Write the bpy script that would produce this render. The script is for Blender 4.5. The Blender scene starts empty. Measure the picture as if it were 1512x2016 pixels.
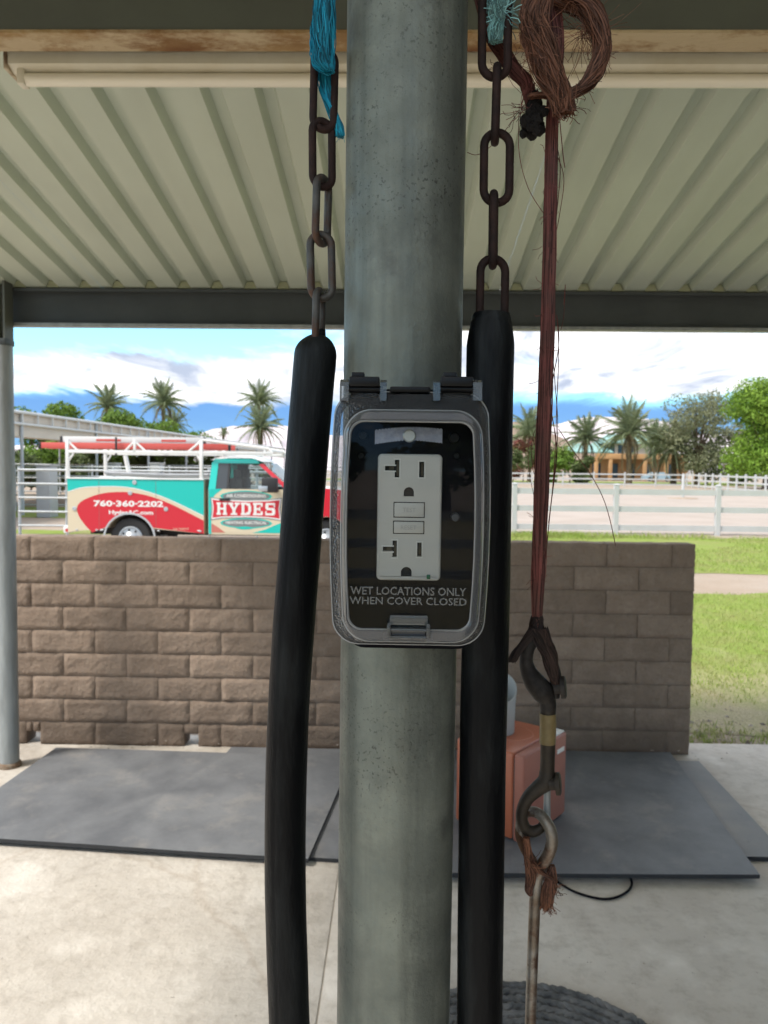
import bpy, bmesh, math, random
from mathutils import Vector, Matrix, Euler, noise
R = math.radians
random.seed(7)
S = bpy.context.scene
COL = S.collection

# ------------------------------------------------------------------ camera
F = 1500.0                       # focal length in photograph pixels (1512 x 2016)
CAM = Vector((0, 0, 1.82))
CAMROT = (Matrix.Rotation(R(1.0), 3, 'Z') @ Matrix.Rotation(R(90 - 3.13), 3, 'X') @ Matrix.Rotation(R(0.6), 3, 'Z'))
cd = bpy.data.cameras.new('camera')
cd.sensor_fit = 'VERTICAL'; cd.sensor_height = 36.0; cd.lens = 36.0 * F / 2016.0
cd.clip_start = 0.02; cd.clip_end = 20000
cd.dof.use_dof = True; cd.dof.focus_distance = 0.44; cd.dof.aperture_fstop = 24
cam = bpy.data.objects.new('camera', cd); COL.objects.link(cam)
cam.matrix_world = Matrix.Translation(CAM) @ CAMROT.to_4x4()
S.camera = cam

# ------------------------------------------------------------------ sky and sun
SUN_EL, SUN_AZ = 50.0, 238.0      # azimuth clockwise from +Y: behind the photographer, to the left
w = bpy.data.worlds.new('World'); S.world = w; w.use_nodes = True
N = w.node_tree.nodes; L = w.node_tree.links
for n in list(N): N.remove(n)
def nd(t, **kw):
    n = N.new(t)
    for k, v in kw.items(): setattr(n, k, v)
    return n
def mth(op, a, b=None, c=None, clamp=False):
    n = nd('ShaderNodeMath', operation=op); n.use_clamp = clamp
    for i, v in enumerate((a, b, c)):
        if v is None: continue
        if isinstance(v, (int, float)): n.inputs[i].default_value = v
        else: L.new(v, n.inputs[i])
    return n.outputs[0]
def mixc(f, a, b):
    n = nd('ShaderNodeMix', data_type='RGBA')
    for i, v in ((0, f), (6, a), (7, b)):
        if isinstance(v, (int, float)): n.inputs[i].default_value = v
        elif isinstance(v, tuple): n.inputs[i].default_value = v
        else: L.new(v, n.inputs[i])
    return n.outputs[2]
sky = nd('ShaderNodeTexSky', sky_type='NISHITA', sun_disc=False, sun_elevation=R(SUN_EL), sun_rotation=R(SUN_AZ))
sky.air_density = 1.0; sky.dust_density = 0.3; sky.ozone_density = 2.0
tc = nd('ShaderNodeTexCoord')
sx = nd('ShaderNodeSeparateXYZ'); L.new(tc.outputs['Generated'], sx.inputs[0])
zz = mth('MAXIMUM', sx.outputs[2], 0.0)
den = mth('ADD', zz, 0.10)
cx = nd('ShaderNodeCombineXYZ')
L.new(mth('DIVIDE', sx.outputs[0], den), cx.inputs[0]); L.new(mth('DIVIDE', sx.outputs[1], den), cx.inputs[1])
def wnoise(scale, detail, rough, off, stretch=(1, 1, 1), dist=0.0):
    mp = nd('ShaderNodeMapping'); L.new(cx.outputs[0], mp.inputs[0])
    mp.inputs['Location'].default_value = off; mp.inputs['Scale'].default_value = stretch
    n = nd('ShaderNodeTexNoise'); L.new(mp.outputs[0], n.inputs['Vector'])
    n.inputs['Scale'].default_value = scale; n.inputs['Detail'].default_value = detail
    n.inputs['Roughness'].default_value = rough; n.inputs['Distortion'].default_value = dist
    return n.outputs[0]
SKYK = 0.115
CLT, CLB = 1.47, 0.54
def rgbk(c, k): return (c[0]*k, c[1]*k, c[2]*k, 1)
# clear sky: the Nishita sky; low band: a blue-grey bank of distant rain cloud all round the horizon
clear = nd('ShaderNodeVectorMath', operation='MULTIPLY'); L.new(sky.outputs[0], clear.inputs[0]); clear.inputs[1].default_value = (SKYK*.62, SKYK*.98, SKYK*1.0)
def ramp(inp, stops, interp='EASE'):
    n = nd('ShaderNodeValToRGB'); L.new(inp, n.inputs[0]); cr = n.color_ramp; cr.interpolation = interp
    while len(cr.elements) < len(stops): cr.elements.new(0.5)
    for e, (p, v) in zip(cr.elements, stops): e.position = p; e.color = (v, v, v, 1)
    return n.outputs[0]
big = wnoise(0.42, 2, 0.5, (4.1, 0.4, 0))
fine = wnoise(1.5, 9, 0.60, (3.1, 7.7, 0), (1, .62, 1), 0.5)
wob = mth('ADD', zz, mth('MULTIPLY', mth('SUBTRACT', fine, .5), .05))
bank = mth('MULTIPLY', ramp(wob, [(0.0, .75), (0.03, .9), (0.080, .95), (0.108, 0.0), (1.0, 0.0)]), 0.95)
c1 = mixc(bank, clear.outputs[0], rgbk((0.055, 0.125, 0.32), 0.80))
# cloud cover: dense above the bank, broken higher up
cov = ramp(zz, [(0.0, 0.26), (0.055, 0.10), (0.080, 0.26), (0.105, 0.60), (0.135, 0.62), (0.16, 0.42), (0.24, 0.40), (0.5, 0.62), (1.0, 0.72)], 'LINEAR')
dens = mth('ADD', mth('ADD', mth('MULTIPLY', fine, 1.0), mth('MULTIPLY', big, 1.25)), cov)
mask = mth('SMOOTH_MIN', mth('MAXIMUM', mth('MULTIPLY', mth('SUBTRACT', dens, CLT), 5.5), 0.0), 1.0, 0.25, clamp=True)
thick = mth('MULTIPLY', mth('SUBTRACT', wnoise(2.6, 8, 0.6, (9.2, 3.3, 0), (1, .55, 1), 0.6), 0.37), 3.4, clamp=True)
ccol = mixc(thick, rgbk((1.0, .985, .97), CLB), rgbk((0.70, 0.80, 1.0), CLB*.50))
c2 = mixc(mask, c1, ccol)
bg = nd('ShaderNodeBackground'); L.new(c2, bg.inputs[0]); bg.inputs[1].default_value = 1.0
out = nd('ShaderNodeOutputWorld'); L.new(bg.outputs[0], out.inputs[0])

sl = bpy.data.lights.new('sun', 'SUN'); sl.energy = 1.5; sl.angle = R(14); sl.color = (1.0, 0.95, 0.87)
so = bpy.data.objects.new('sun', sl); COL.objects.link(so)
sd = Vector((math.sin(R(SUN_AZ)) * math.cos(R(SUN_EL)), math.cos(R(SUN_AZ)) * math.cos(R(SUN_EL)), math.sin(R(SUN_EL))))
so.rotation_euler = (-sd).to_track_quat('-Z', 'Y').to_euler()

S.view_settings.view_transform = 'Standard'; S.view_settings.look = 'None'
S.view_settings.exposure = 1.66; S.view_settings.gamma = 1.0; S.view_settings.use_curve_mapping = False
S.render.engine = 'CYCLES'
S.cycles.max_bounces = 8; S.cycles.diffuse_bounces = 4; S.cycles.glossy_bounces = 3; S.cycles.transparent_max_bounces = 16
S.cycles.use_adaptive_sampling = True; S.cycles.adaptive_threshold = 0.02
S.cycles.caustics_reflective = False; S.cycles.caustics_refractive = False
S.cycles.use_denoising = True

# ------------------------------------------------------------------ photo geometry -> world
def ray(px, py): return (CAMROT @ Vector(((px - 756) / F, -(py - 1008) / F, -1))).normalized()
def U(px, py, Y):
    d = ray(px, py); return CAM + d * (Y / d.y)
def G(px, py, z=0.0):
    d = ray(px, py); return CAM + d * ((z - CAM.z) / d.z)

# ------------------------------------------------------------------ mesh helpers
class MB:
    def __init__(s): s.v = []; s.f = []; s.m = []; s.mi = 0
    def add(s, vs, fs):
        o = len(s.v); s.v += [tuple(v) for v in vs]
        for f in fs: s.f.append([i + o for i in f]); s.m.append(s.mi)
        return s
    def box(s, c, d, M=None):
        c = Vector(c); hx, hy, hz = d[0]/2, d[1]/2, d[2]/2
        vs = [Vector((x, y, z)) for z in (-hz, hz) for y in (-hy, hy) for x in (-hx, hx)]
        vs = [(M @ v if M else v) + c for v in vs]
        return s.add(vs, [(0,2,3,1),(4,5,7,6),(0,1,5,4),(2,6,7,3),(0,4,6,2),(1,3,7,5)])
    def bbox(s, c, d, b=0.002, seg=2, M=None):
        bm = bmesh.new(); bmesh.ops.create_cube(bm, size=1)
        for v in bm.verts: v.co = Vector((v.co.x*d[0], v.co.y*d[1], v.co.z*d[2]))
        bmesh.ops.bevel(bm, geom=bm.edges[:], offset=b, segments=seg, profile=0.5, affect='EDGES')
        bm.verts.index_update()
        vs = [(M @ v.co if M else v.co) + Vector(c) for v in bm.verts]
        fs = [[v.index for v in f.verts] for f in bm.faces]; bm.free()
        return s.add(vs, fs)
    def tube(s, pts, r, n=8, cap=True, closed=False, prof=None):
        pts = [Vector(p) for p in pts]; k = len(pts)
        rs = r if isinstance(r, (list, tuple)) else [r]*k
        T = []
        for i in range(k):
            if closed: t = pts[(i+1) % k] - pts[i-1]
            else: t = pts[min(i+1, k-1)] - pts[max(i-1, 0)]
            T.append(t.normalized() if t.length > 1e-9 else Vector((0,0,1)))
        a = Vector((0,1,0)) if abs(T[0].y) < .9 else Vector((1,0,0))
        nrm = (a - T[0]*a.dot(T[0])).normalized(); vs = []
        for i in range(k):
            nrm = nrm - T[i]*nrm.dot(T[i]); nrm.normalize(); b = T[i].cross(nrm)
            for j in range(n):
                an = 2*math.pi*j/n; q = 1.0 if prof is None else prof(i, an)
                vs.append(pts[i] + (nrm*math.cos(an) + b*math.sin(an))*rs[i]*q)
        fs = []
        for i in range(k if closed else k-1):
            i2 = (i+1) % k
            for j in range(n):
                j2 = (j+1) % n; fs.append((i*n+j, i*n+j2, i2*n+j2, i2*n+j))
        if cap and not closed:
            fs.append(tuple(range(n-1, -1, -1))); fs.append(tuple(range((k-1)*n, k*n)))
        return s.add(vs, fs)
    def prism(s, poly, y0, y1, M=None):           # polygon in (x,z), extruded along y
        n = len(poly); vs = [Vector((p[0], y0, p[1])) for p in poly] + [Vector((p[0], y1, p[1])) for p in poly]
        if M: vs = [M @ v for v in vs]
        fs = [tuple(range(n)), tuple(range(2*n-1, n-1, -1))]
        for i in range(n): j = (i+1) % n; fs.append((i, i+n, j+n, j))
        return s.add(vs, fs)
    def loft(s, loops, cap0=False, cap1=False, wrap=True):
        n = len(loops[0]); vs = [v for l in loops for v in l]; fs = []
        for i in range(len(loops)-1):
            for j in range(n if wrap else n-1):
                j2 = (j+1) % n; fs.append((i*n+j, i*n+j2, (i+1)*n+j2, (i+1)*n+j))
        if cap0: fs.append(tuple(range(n-1, -1, -1)))
        if cap1: fs.append(tuple(range((len(loops)-1)*n, len(loops)*n)))
        return s.add(vs, fs)
    def lathe(s, prof, c, axis='Z', n=24):
        loops = []
        for r, h in prof:
            l = []
            for j in range(n):
                a = 2*math.pi*j/n; x, y = r*math.cos(a), r*math.sin(a)
                p = Vector((x, y, h)) if axis == 'Z' else (Vector((x, h, y)) if axis == 'Y' else Vector((h, x, y)))
                l.append(p + Vector(c))
            loops.append(l)
        return s.loft(loops, True, True)
    def build(s, name, mat, parent=None, smooth=35, fix=True):
        me = bpy.data.meshes.new(name); me.from_pydata(s.v, [], s.f)
        mats = mat if isinstance(mat, (list, tuple)) else [mat]
        for m in mats: me.materials.append(m)
        if len(mats) > 1: me.polygons.foreach_set('material_index', s.m)
        if fix:
            bm = bmesh.new(); bm.from_mesh(me); bmesh.ops.recalc_face_normals(bm, faces=bm.faces[:]); bm.to_mesh(me); bm.free()
        if smooth:
            me.polygons.foreach_set('use_smooth', [True]*len(me.polygons)); me.set_sharp_from_angle(angle=R(smooth))
        me.update()
        o = bpy.data.objects.new(name, me); COL.objects.link(o)
        if parent: o.parent = parent
        return o
def tag(o, label=None, cat=None, group=None, kind=None):
    if label: o['label'] = label
    if cat: o['category'] = cat
    if group: o['group'] = group
    if kind: o['kind'] = kind
    return o
def thing(name, label, cat, loc=(0,0,0), group=None, rz=0):
    o = bpy.data.objects.new(name, None); o.empty_display_size = .1; COL.objects.link(o)
    o.location = loc; o.rotation_euler = (0, 0, rz)
    return tag(o, label, cat, group)
def inst(src, parent=None, loc=None, rot=None, sc=None):
    c = src.copy(); COL.objects.link(c); c.parent = parent
    if loc is not None: c.location = loc
    if rot is not None: c.rotation_euler = rot
    if sc is not None: c.scale = sc
    return c
def catmull(P, k=8):
    P = [Vector(p) for p in P]; out = []
    for i in range(len(P)-1):
        p0, p1, p2, p3 = P[max(i-1,0)], P[i], P[i+1], P[min(i+2, len(P)-1)]
        for j in range(k):
            t = j/k
            out.append(.5*((2*p1)+(p2-p0)*t+(2*p0-5*p1+4*p2-p3)*t*t+(3*p1-p0-3*p2+p3)*t**3))
    out.append(P[-1]); return out
def rrect(hw, hh, r, y, cx=0, cz=0, k=7, bulge=0.0):
    out = []
    for qx, qz, a0 in ((1,1,0),(-1,1,90),(-1,-1,180),(1,-1,270)):
        for i in range(k+1):
            a = R(a0 + 90*i/k); out.append([cx + qx*(hw-r) + r*math.cos(a), y, cz + qz*(hh-r) + r*math.sin(a)])
    # subdivide the long sides so they can bulge
    res = []
    for i, p in enumerate(out):
        q = out[(i+1) % len(out)]; res.append(p)
        if (i+1) % (k+1) == 0:
            for t in (1/6, 2/6, 3/6, 4/6, 5/6): res.append([p[0]+(q[0]-p[0])*t, y, p[2]+(q[2]-p[2])*t])
    for p in res:
        tz = (p[2]-cz)/hh; p[0] = cx + (p[0]-cx)*(1 + bulge*(1-tz*tz))
    return [Vector(p) for p in res]

# ------------------------------------------------------------------ material helpers
def M_(name, col, rough=.6, metal=0.0, spec=0.5, var=None, vscale=4.0, bump=0.0, bscale=60.0, bdet=6, coords='Object', stretch=(1,1,1), extra=None, vdet=6, vlo=.35, vhi=.65, island=0.0, trans=0.0, bdist=0.01, coat=0.0):
    m = bpy.data.materials.new(name); m.use_nodes = True
    nt = m.node_tree; b = nt.nodes['Principled BSDF']; lk = nt.links.new
    b.inputs['Base Color'].default_value = (*col, 1); b.inputs['Roughness'].default_value = rough
    b.inputs['Metallic'].default_value = metal; b.inputs['Specular IOR Level'].default_value = spec
    if coat: b.inputs['Coat Weight'].default_value = coat; b.inputs['Coat Roughness'].default_value = .08
    tcn = nt.nodes.new('ShaderNodeTexCoord'); mp = nt.nodes.new('ShaderNodeMapping'); mp.inputs['Scale'].default_value = stretch
    lk(tcn.outputs[coords], mp.inputs[0])
    m['_'] = 0
    cur = None
    def noi(scale, det, rg=.6):
        n = nt.nodes.new('ShaderNodeTexNoise'); lk(mp.outputs[0], n.inputs['Vector'])
        n.inputs['Scale'].default_value = scale; n.inputs['Detail'].default_value = det; n.inputs['Roughness'].default_value = rg
        return n.outputs[0]
    def rmp(i, stops, interp='LINEAR'):
        n = nt.nodes.new('ShaderNodeValToRGB'); lk(i, n.inputs[0]); n.color_ramp.interpolation = interp; e = n.color_ramp.elements
        while len(e) < len(stops): e.new(.5)
        for q, (p, v) in zip(e, stops): q.position = p; q.color = (*v, 1) if isinstance(v, tuple) else (v, v, v, 1)
        return n.outputs[0]
    def mix(f, a, c, blend='MIX'):
        n = nt.nodes.new('ShaderNodeMix'); n.data_type = 'RGBA'; n.blend_type = blend
        for i, v in ((0, f), (6, a), (7, c)):
            if isinstance(v, (int, float)): n.inputs[i].default_value = v
            elif isinstance(v, tuple): n.inputs[i].default_value = (*v, 1)
            else: lk(v, n.inputs[i])
        return n.outputs[2]
    if var:
        cur = mix(rmp(noi(vscale, vdet), [(vlo, 0.0), (vhi, 1.0)]), col, var)
    if island:
        g = nt.nodes.new('ShaderNodeNewGeometry')
        h = nt.nodes.new('ShaderNodeMapRange'); lk(g.outputs['Random Per Island'], h.inputs[0])
        h.inputs[3].default_value = 1-island; h.inputs[4].default_value = 1+island
        cur = mix(1.0, cur if cur else col, h.outputs[0], 'MULTIPLY')
    if extra: cur = extra(nt, lk, mp, noi, rmp, mix, cur if cur else col, b) or cur
    if cur is not None and not isinstance(cur, tuple): lk(cur, b.inputs['Base Color'])
    if bump:
        bp = nt.nodes.new('ShaderNodeBump'); bp.inputs['Strength'].default_value = bump; bp.inputs['Distance'].default_value = bdist
        lk(noi(bscale, bdet), bp.inputs['Height']); lk(bp.outputs[0], b.inputs['Normal'])
    if trans: # thin leaf: part of the light goes through
        tr = nt.nodes.new('ShaderNodeBsdfTranslucent'); mx = nt.nodes.new('ShaderNodeMixShader'); mx.inputs[0].default_value = trans
        if cur is not None and not isinstance(cur, tuple): lk(cur, tr.inputs[0])
        else: tr.inputs[0].default_value = (*col, 1)
        o = nt.nodes['Material Output']; lk(b.outputs[0], mx.inputs[1]); lk(tr.outputs[0], mx.inputs[2]); lk(mx.outputs[0], o.inputs[0])
    del m['_']
    return m
def clear_mat(name, tint=(.95,.96,.96), rough=.02, ior=1.5, haze=0.0, hazecol=(.6,.62,.62), bump=0):
    m = bpy.data.materials.new(name); m.use_nodes = True; nt = m.node_tree; lk = nt.links.new
    nt.nodes.remove(nt.nodes['Principled BSDF']); o = nt.nodes['Material Output']
    t = nt.nodes.new('ShaderNodeBsdfTransparent'); t.inputs[0].default_value = (*tint, 1)
    g = nt.nodes.new('ShaderNodeBsdfGlossy'); g.inputs['Roughness'].default_value = rough
    fr = nt.nodes.new('ShaderNodeFresnel'); fr.inputs[0].default_value = ior
    mx = nt.nodes.new('ShaderNodeMixShader'); lk(fr.outputs[0], mx.inputs[0]); lk(t.outputs[0], mx.inputs[1]); lk(g.outputs[0], mx.inputs[2])
    res = mx.outputs[0]
    if bump:
        tn = nt.nodes.new('ShaderNodeTexCoord'); nz = nt.nodes.new('ShaderNodeTexNoise'); lk(tn.outputs['Object'], nz.inputs[0]); nz.inputs['Scale'].default_value = 900; nz.inputs['Detail'].default_value = 2
        bp = nt.nodes.new('ShaderNodeBump'); bp.inputs['Strength'].default_value = bump; bp.inputs['Distance'].default_value = .002
        lk(nz.outputs[0], bp.inputs['Height']); lk(bp.outputs[0], g.inputs['Normal']); lk(bp.outputs[0], fr.inputs['Normal'])
    if haze:
        d = nt.nodes.new('ShaderNodeBsdfPrincipled'); d.inputs['Base Color'].default_value = (*hazecol, 1); d.inputs['Roughness'].default_value = .25
        if bump: lk(bp.outputs[0], d.inputs['Normal'])
        m2 = nt.nodes.new('ShaderNodeMixShader'); m2.inputs[0].default_value = haze
        lk(res, m2.inputs[1]); lk(d.outputs[0], m2.inputs[2]); res = m2.outputs[0]
    lk(res, o.inputs[0]); return m

def galv_extra(nt, lk, mp, noi, rmp, mix, cur, b):
    # vertical streaks, dark pitting and scuffs
    m2 = nt.nodes.new('ShaderNodeMapping'); m2.inputs['Scale'].default_value = (60, 60, 3)
    tcn = nt.nodes.new('ShaderNodeTexCoord'); lk(tcn.outputs['Object'], m2.inputs[0])
    n = nt.nodes.new('ShaderNodeTexNoise'); lk(m2.outputs[0], n.inputs[0]); n.inputs['Scale'].default_value = 1.2; n.inputs['Detail'].default_value = 5
    c = mix(rmp(n.outputs[0], [(.42, 0), (.70, .65)]), cur, (.085,.096,.084))
    pit = rmp(noi(420, 3), [(.59, 0), (.65, .9)]); area = rmp(noi(9, 3), [(.44, 0), (.60, .8)])
    mm = nt.nodes.new('ShaderNodeMath'); mm.operation = 'MULTIPLY'; lk(pit, mm.inputs[0]); lk(area, mm.inputs[1])
    c = mix(mm.outputs[0], c, (.045,.045,.04))
    scuff = rmp(noi(15, 8, .7), [(.55, 0), (.70, .7)])
    c = mix(scuff, c, (.095,.10,.09))
    lk(rmp(noi(45, 6), [(.3, .38), (.7, .62)]), b.inputs['Roughness'])
    return c
MAT = {}
MAT['galv'] = M_('galvanized steel', (.235,.255,.215), .45, .30, .4, (.15,.165,.142), 24, .25, 240, 4, extra=galv_extra, bdist=.002)
MAT['galv2'] = M_('weathered galvanized pipe', (.32,.34,.34), .5, .3, .4, (.23,.245,.245), 8, .1, 60, 4, stretch=(3,3,.5))
MAT['white'] = M_('white vinyl', (.50,.505,.50), .45, 0, .5, (.45,.455,.45), 2)
MAT['blackplastic'] = M_('black plastic', (.006,.006,.007), .35, 0, .22)
MAT['blackmatte'] = M_('matte black plastic', (.003,.003,.005), .5, 0, .07, (.006,.006,.009), 90)
MAT['rubber'] = M_('black rubber hose', (.0030,.0036,.0045), .45, 0, .14, (.030,.034,.034), 34, .5, 380, 6, stretch=(1,1,.22), bdist=.0012, vlo=.48, vhi=.80, vdet=10)

# ================================================================== SETTING
def gh(x, y):
    """height of the open ground: level by the slab, rising a little to the arena and beyond"""
    P = [(-60, -.03), (5.5, -.03), (14.5, .11), (20, .18), (62, .40), (90, .55), (400, .6), (1e6, .6)]
    for (a, za), (b, zb) in zip(P, P[1:]):
        if y <= b: return za + (zb - za) * max(0, (y - a)) / (b - a)
    return .6
def dirt_extra(nt, lk, mp, noi, rmp, mix, cur, b):
    c = mix(rmp(noi(.35, 5), [(.4, 0), (.65, .6)]), cur, (.33,.25,.185))
    return mix(rmp(noi(40, 4), [(.60, 0), (.72, .7)]), c, (.16,.12,.09))
MAT['dirt'] = M_('sandy dirt', (.40,.335,.28), .95, 0, .2, (.34,.28,.225), 1.2, .5, 9, 10, extra=dirt_extra, bdist=.05)
def lawn_extra(nt, lk, mp, noi, rmp, mix, cur, b):
    c = mix(rmp(noi(1.1, 6, .7), [(.46, 0), (.68, .75)]), cur, (.32,.28,.13))
    g = nt.nodes.new('ShaderNodeNewGeometry'); sp_ = nt.nodes.new('ShaderNodeSeparateXYZ'); lk(g.outputs['Position'], sp_.inputs[0])
    ma = nt.nodes.new('ShaderNodeMath'); ma.operation = 'MULTIPLY_ADD'; lk(noi(1.6, 7, .7), ma.inputs[0]); ma.inputs[1].default_value = -5.0; lk(sp_.outputs[1], ma.inputs[2])
    mr = nt.nodes.new('ShaderNodeMapRange'); lk(ma.outputs[0], mr.inputs[0]); mr.inputs[1].default_value = 3.0; mr.inputs[2].default_value = 5.2; mr.inputs[3].default_value = .9; mr.inputs[4].default_value = 0
    c = mix(mr.outputs[0], c, (.46,.38,.27))        # worn, dry turf next to the slab
    return mix(rmp(noi(60, 5, .7), [(.35, .55), (.6, 0)]), c, (.07,.11,.02))
MAT['lawn'] = M_('short lawn', (.23,.31,.055), .9, 0, .2, (.27,.33,.08), 2.5, .5, 90, 8, extra=lawn_extra, bdist=.02)
MAT['arena'] = M_('arena sand', (.42,.36,.32), .95, 0, .2, (.37,.315,.275), .5, .3, 12, 8, bdist=.03)

def sheet(name, x0, x1, y0, y1, nx, ny, mat, dz, wob=0.0, seed=0, wy=None):
    vs, fs = [], []
    for j in range(ny+1):
        for i in range(nx+1):
            x = x0 + (x1-x0)*i/nx; y = y0 + (y1-y0)*j/ny
            if wob and (i in (0, nx) or j in (0, ny)):
                q = noise.noise(Vector((x*.55+seed, y*.55, seed))) + .6*noise.noise(Vector((x*2.1+seed, y*2.1, 3+seed)))
                if j in (0, ny): y += q*wob*(1 if wy is None else wy[0 if j == 0 else 1])
                if i in (0, nx): x += q*wob
            vs.append((x, y, gh(x, y) + dz))
    for j in range(ny):
        for i in range(nx): a = j*(nx+1)+i; fs.append((a, a+1, a+nx+2, a+nx+1))
    b = MB().add(vs, fs); o = b.build(name, mat, smooth=60, fix=False); o['kind'] = 'structure'; return o
# one sheet to the horizon, with rows where the slope changes
ys = [-3000, -400, -60, -10, 5.5, 14.5, 20, 62, 90, 400, 1500, 6000]; xs = [-6000, -1500, -300, -60, -15, 0, 15, 60, 300, 1500, 6000]
b = MB(); b.add([(x, y, gh(x, y)) for y in ys for x in xs], [(j*11+i, j*11+i+1, (j+1)*11+i+1, (j+1)*11+i) for j in range(len(ys)-1) for i in range(10)])
tag(b.build('ground', MAT['dirt'], smooth=0, fix=False), kind='structure')
sheet('lawn', 1.05, 42, 5.35, 11.3, 420, 24, MAT['lawn'], .006, .22, 3, (.5, 1.0))
sheet('lawn', -.9, 60, 13.2, 19.6, 240, 24, MAT['lawn'], .006, .45, 8, (.5, 1.6))
sheet('lawn', -30, 60, -34, -4.6, 60, 30, MAT['lawn'], .006, .3, 5)
sheet('lawn', -26, -9.5, 24, 30, 60, 20, MAT['lawn'], .006, .5, 15)
sheet('lawn', -14.5, -6.8, 18.6, 19.6, 60, 6, MAT['lawn'], .006, .25, 19)
sheet('arena', -2.5, 46, 20.7, 58, 60, 60, MAT['arena'], .006)
sheet('lawn', -60, 120, 83.5, 110, 60, 10, MAT['lawn'], .006, .5, 25)

# grass blades over the lawns that lie in view
def blades(name, spots, label):
    vs, fs = [], []
    for (x, y, h, wd) in spots:
        z = gh(x, y) + .004; a = random.random()*6.28; lx = random.gauss(0, .45)*h; ly = random.gauss(0, .45)*h
        dx, dy = math.cos(a)*wd, math.sin(a)*wd; o = len(vs)
        vs += [(x-dx, y-dy, z), (x+dx, y+dy, z), (x+lx*.4+dx*.7, y+ly*.4+dy*.7, z+h*.6), (x+lx*.4-dx*.7, y+ly*.4-dy*.7, z+h*.6), (x+lx, y+ly, z+h)]
        fs += [(o, o+1, o+2, o+3), (o+3, o+2, o+4)]
    o = MB().add(vs, fs).build(name, MAT['blade'], smooth=0, fix=False); return tag(o, label, 'grass', kind='stuff')
def blade_extra(nt, lk, mp, noi, rmp, mix, cur, b):
    return mix(rmp(noi(1.0, 6, .7), [(.45, 0), (.66, .85)]), cur, (.36,.31,.15))
MAT['blade'] = M_('grass blade', (.26,.37,.06), .6, 0, .3, (.31,.38,.10), 1.7, island=.35, extra=blade_extra, trans=.3)
sp = []
for _ in range(38000):
    y = 5.3 + (11.2-5.3)*random.random(); x = 1.15 + random.random()*(1.2 + y*.62)
    if noise.noise(Vector((x*.9, y*.9, 1.5))) + (y-5.6)*.30 < -.02+random.random()*.55: continue
    sp.append((x, y, random.uniform(.018, .05), .0032))
for _ in range(22000):
    y = 13.3 + 6.5*random.random(); x = -.5 + random.random()*(y*.75)
    if noise.noise(Vector((x*.35, y*.5, 8.5))) > .28: continue
    sp.append((x, y, random.uniform(.03, .075)*(1.5 if y > 18.5 else 1), .005))
for _ in range(2500):      # taller tufts along the fence line
    x = 4.1 + random.gauss(0, .75) if random.random() < .6 else random.uniform(1.5, 8); y = 19.5 + random.gauss(0, .25)
    sp.append((x, y, random.uniform(.06, .17), .006))
blades('lawn_grass', sp, 'short bright green grass blades covering the lawn beyond the wall')

# ------------------------------------------------------------------ concrete floor
def conc_extra(nt, lk, mp, noi, rmp, mix, cur, b):
    c = mix(rmp(noi(1.3, 7, .65), [(.40, 0), (.70, .55)]), cur, (.38,.325,.265))
    c = mix(rmp(noi(11, 9, .75), [(.48, 0), (.70, .8)]), c, (.36,.315,.265))
    c = mix(rmp(noi(2.6, 6, .6), [(.53, 0), (.68, .7)]), c, (.70,.65,.585))
    w1 = nt.nodes.new('ShaderNodeTexVoronoi'); w1.feature = 'DISTANCE_TO_EDGE'; w1.inputs['Scale'].default_value = .5
    nz = nt.nodes.new('ShaderNodeTexNoise'); lk(mp.outputs[0], nz.inputs[0]); nz.inputs['Scale'].default_value = 2.2; nz.inputs['Detail'].default_value = 6
    vm = nt.nodes.new('ShaderNodeMix'); vm.data_type = 'VECTOR'; vm.inputs[0].default_value = .22
    lk(mp.outputs[0], vm.inputs[4]); lk(nz.outputs[1], vm.inputs[5]); lk(vm.outputs[1], w1.inputs[0])
    c = mix(rmp(w1.outputs[0], [(0, .28), (.008, 0)]), c, (.34,.26,.19))
    return mix(rmp(noi(26, 3), [(.70, 0), (.75, .6)]), c, (.16,.13,.10))
MAT['concrete'] = M_('worn concrete', (.60,.55,.485), .75, 0, .35, (.51,.465,.41), 2.2, .6, 24, 10, extra=conc_extra, bdist=.012, coords='Object')
MAT['joint'] = M_('joint filler', (.40,.36,.31), .95)
fl = tag(MB().box((.5, 1.1, -.0595), (8.0, 8.0, .11)).build('concrete_floor', MAT['joint']), kind='structure')
jx = G(640, 1900).x
jq = [-3.5, jx-2.44, jx, 4.5]; jy = [-2.9, 2.02, 5.10]
# the joint runs along the view: two slabs either side
for xa, xb in ((-3.5, jx), (jx, 4.5)):
    for ya, yb in ((-2.9, 1.9), (1.9, 5.1)):
        MB().bbox(((xa+xb)/2, (ya+yb)/2, -.045), (xb-xa-.006, yb-ya-.006, .09), .003, 2).build('slab', MAT['concrete'], fl)

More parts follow.
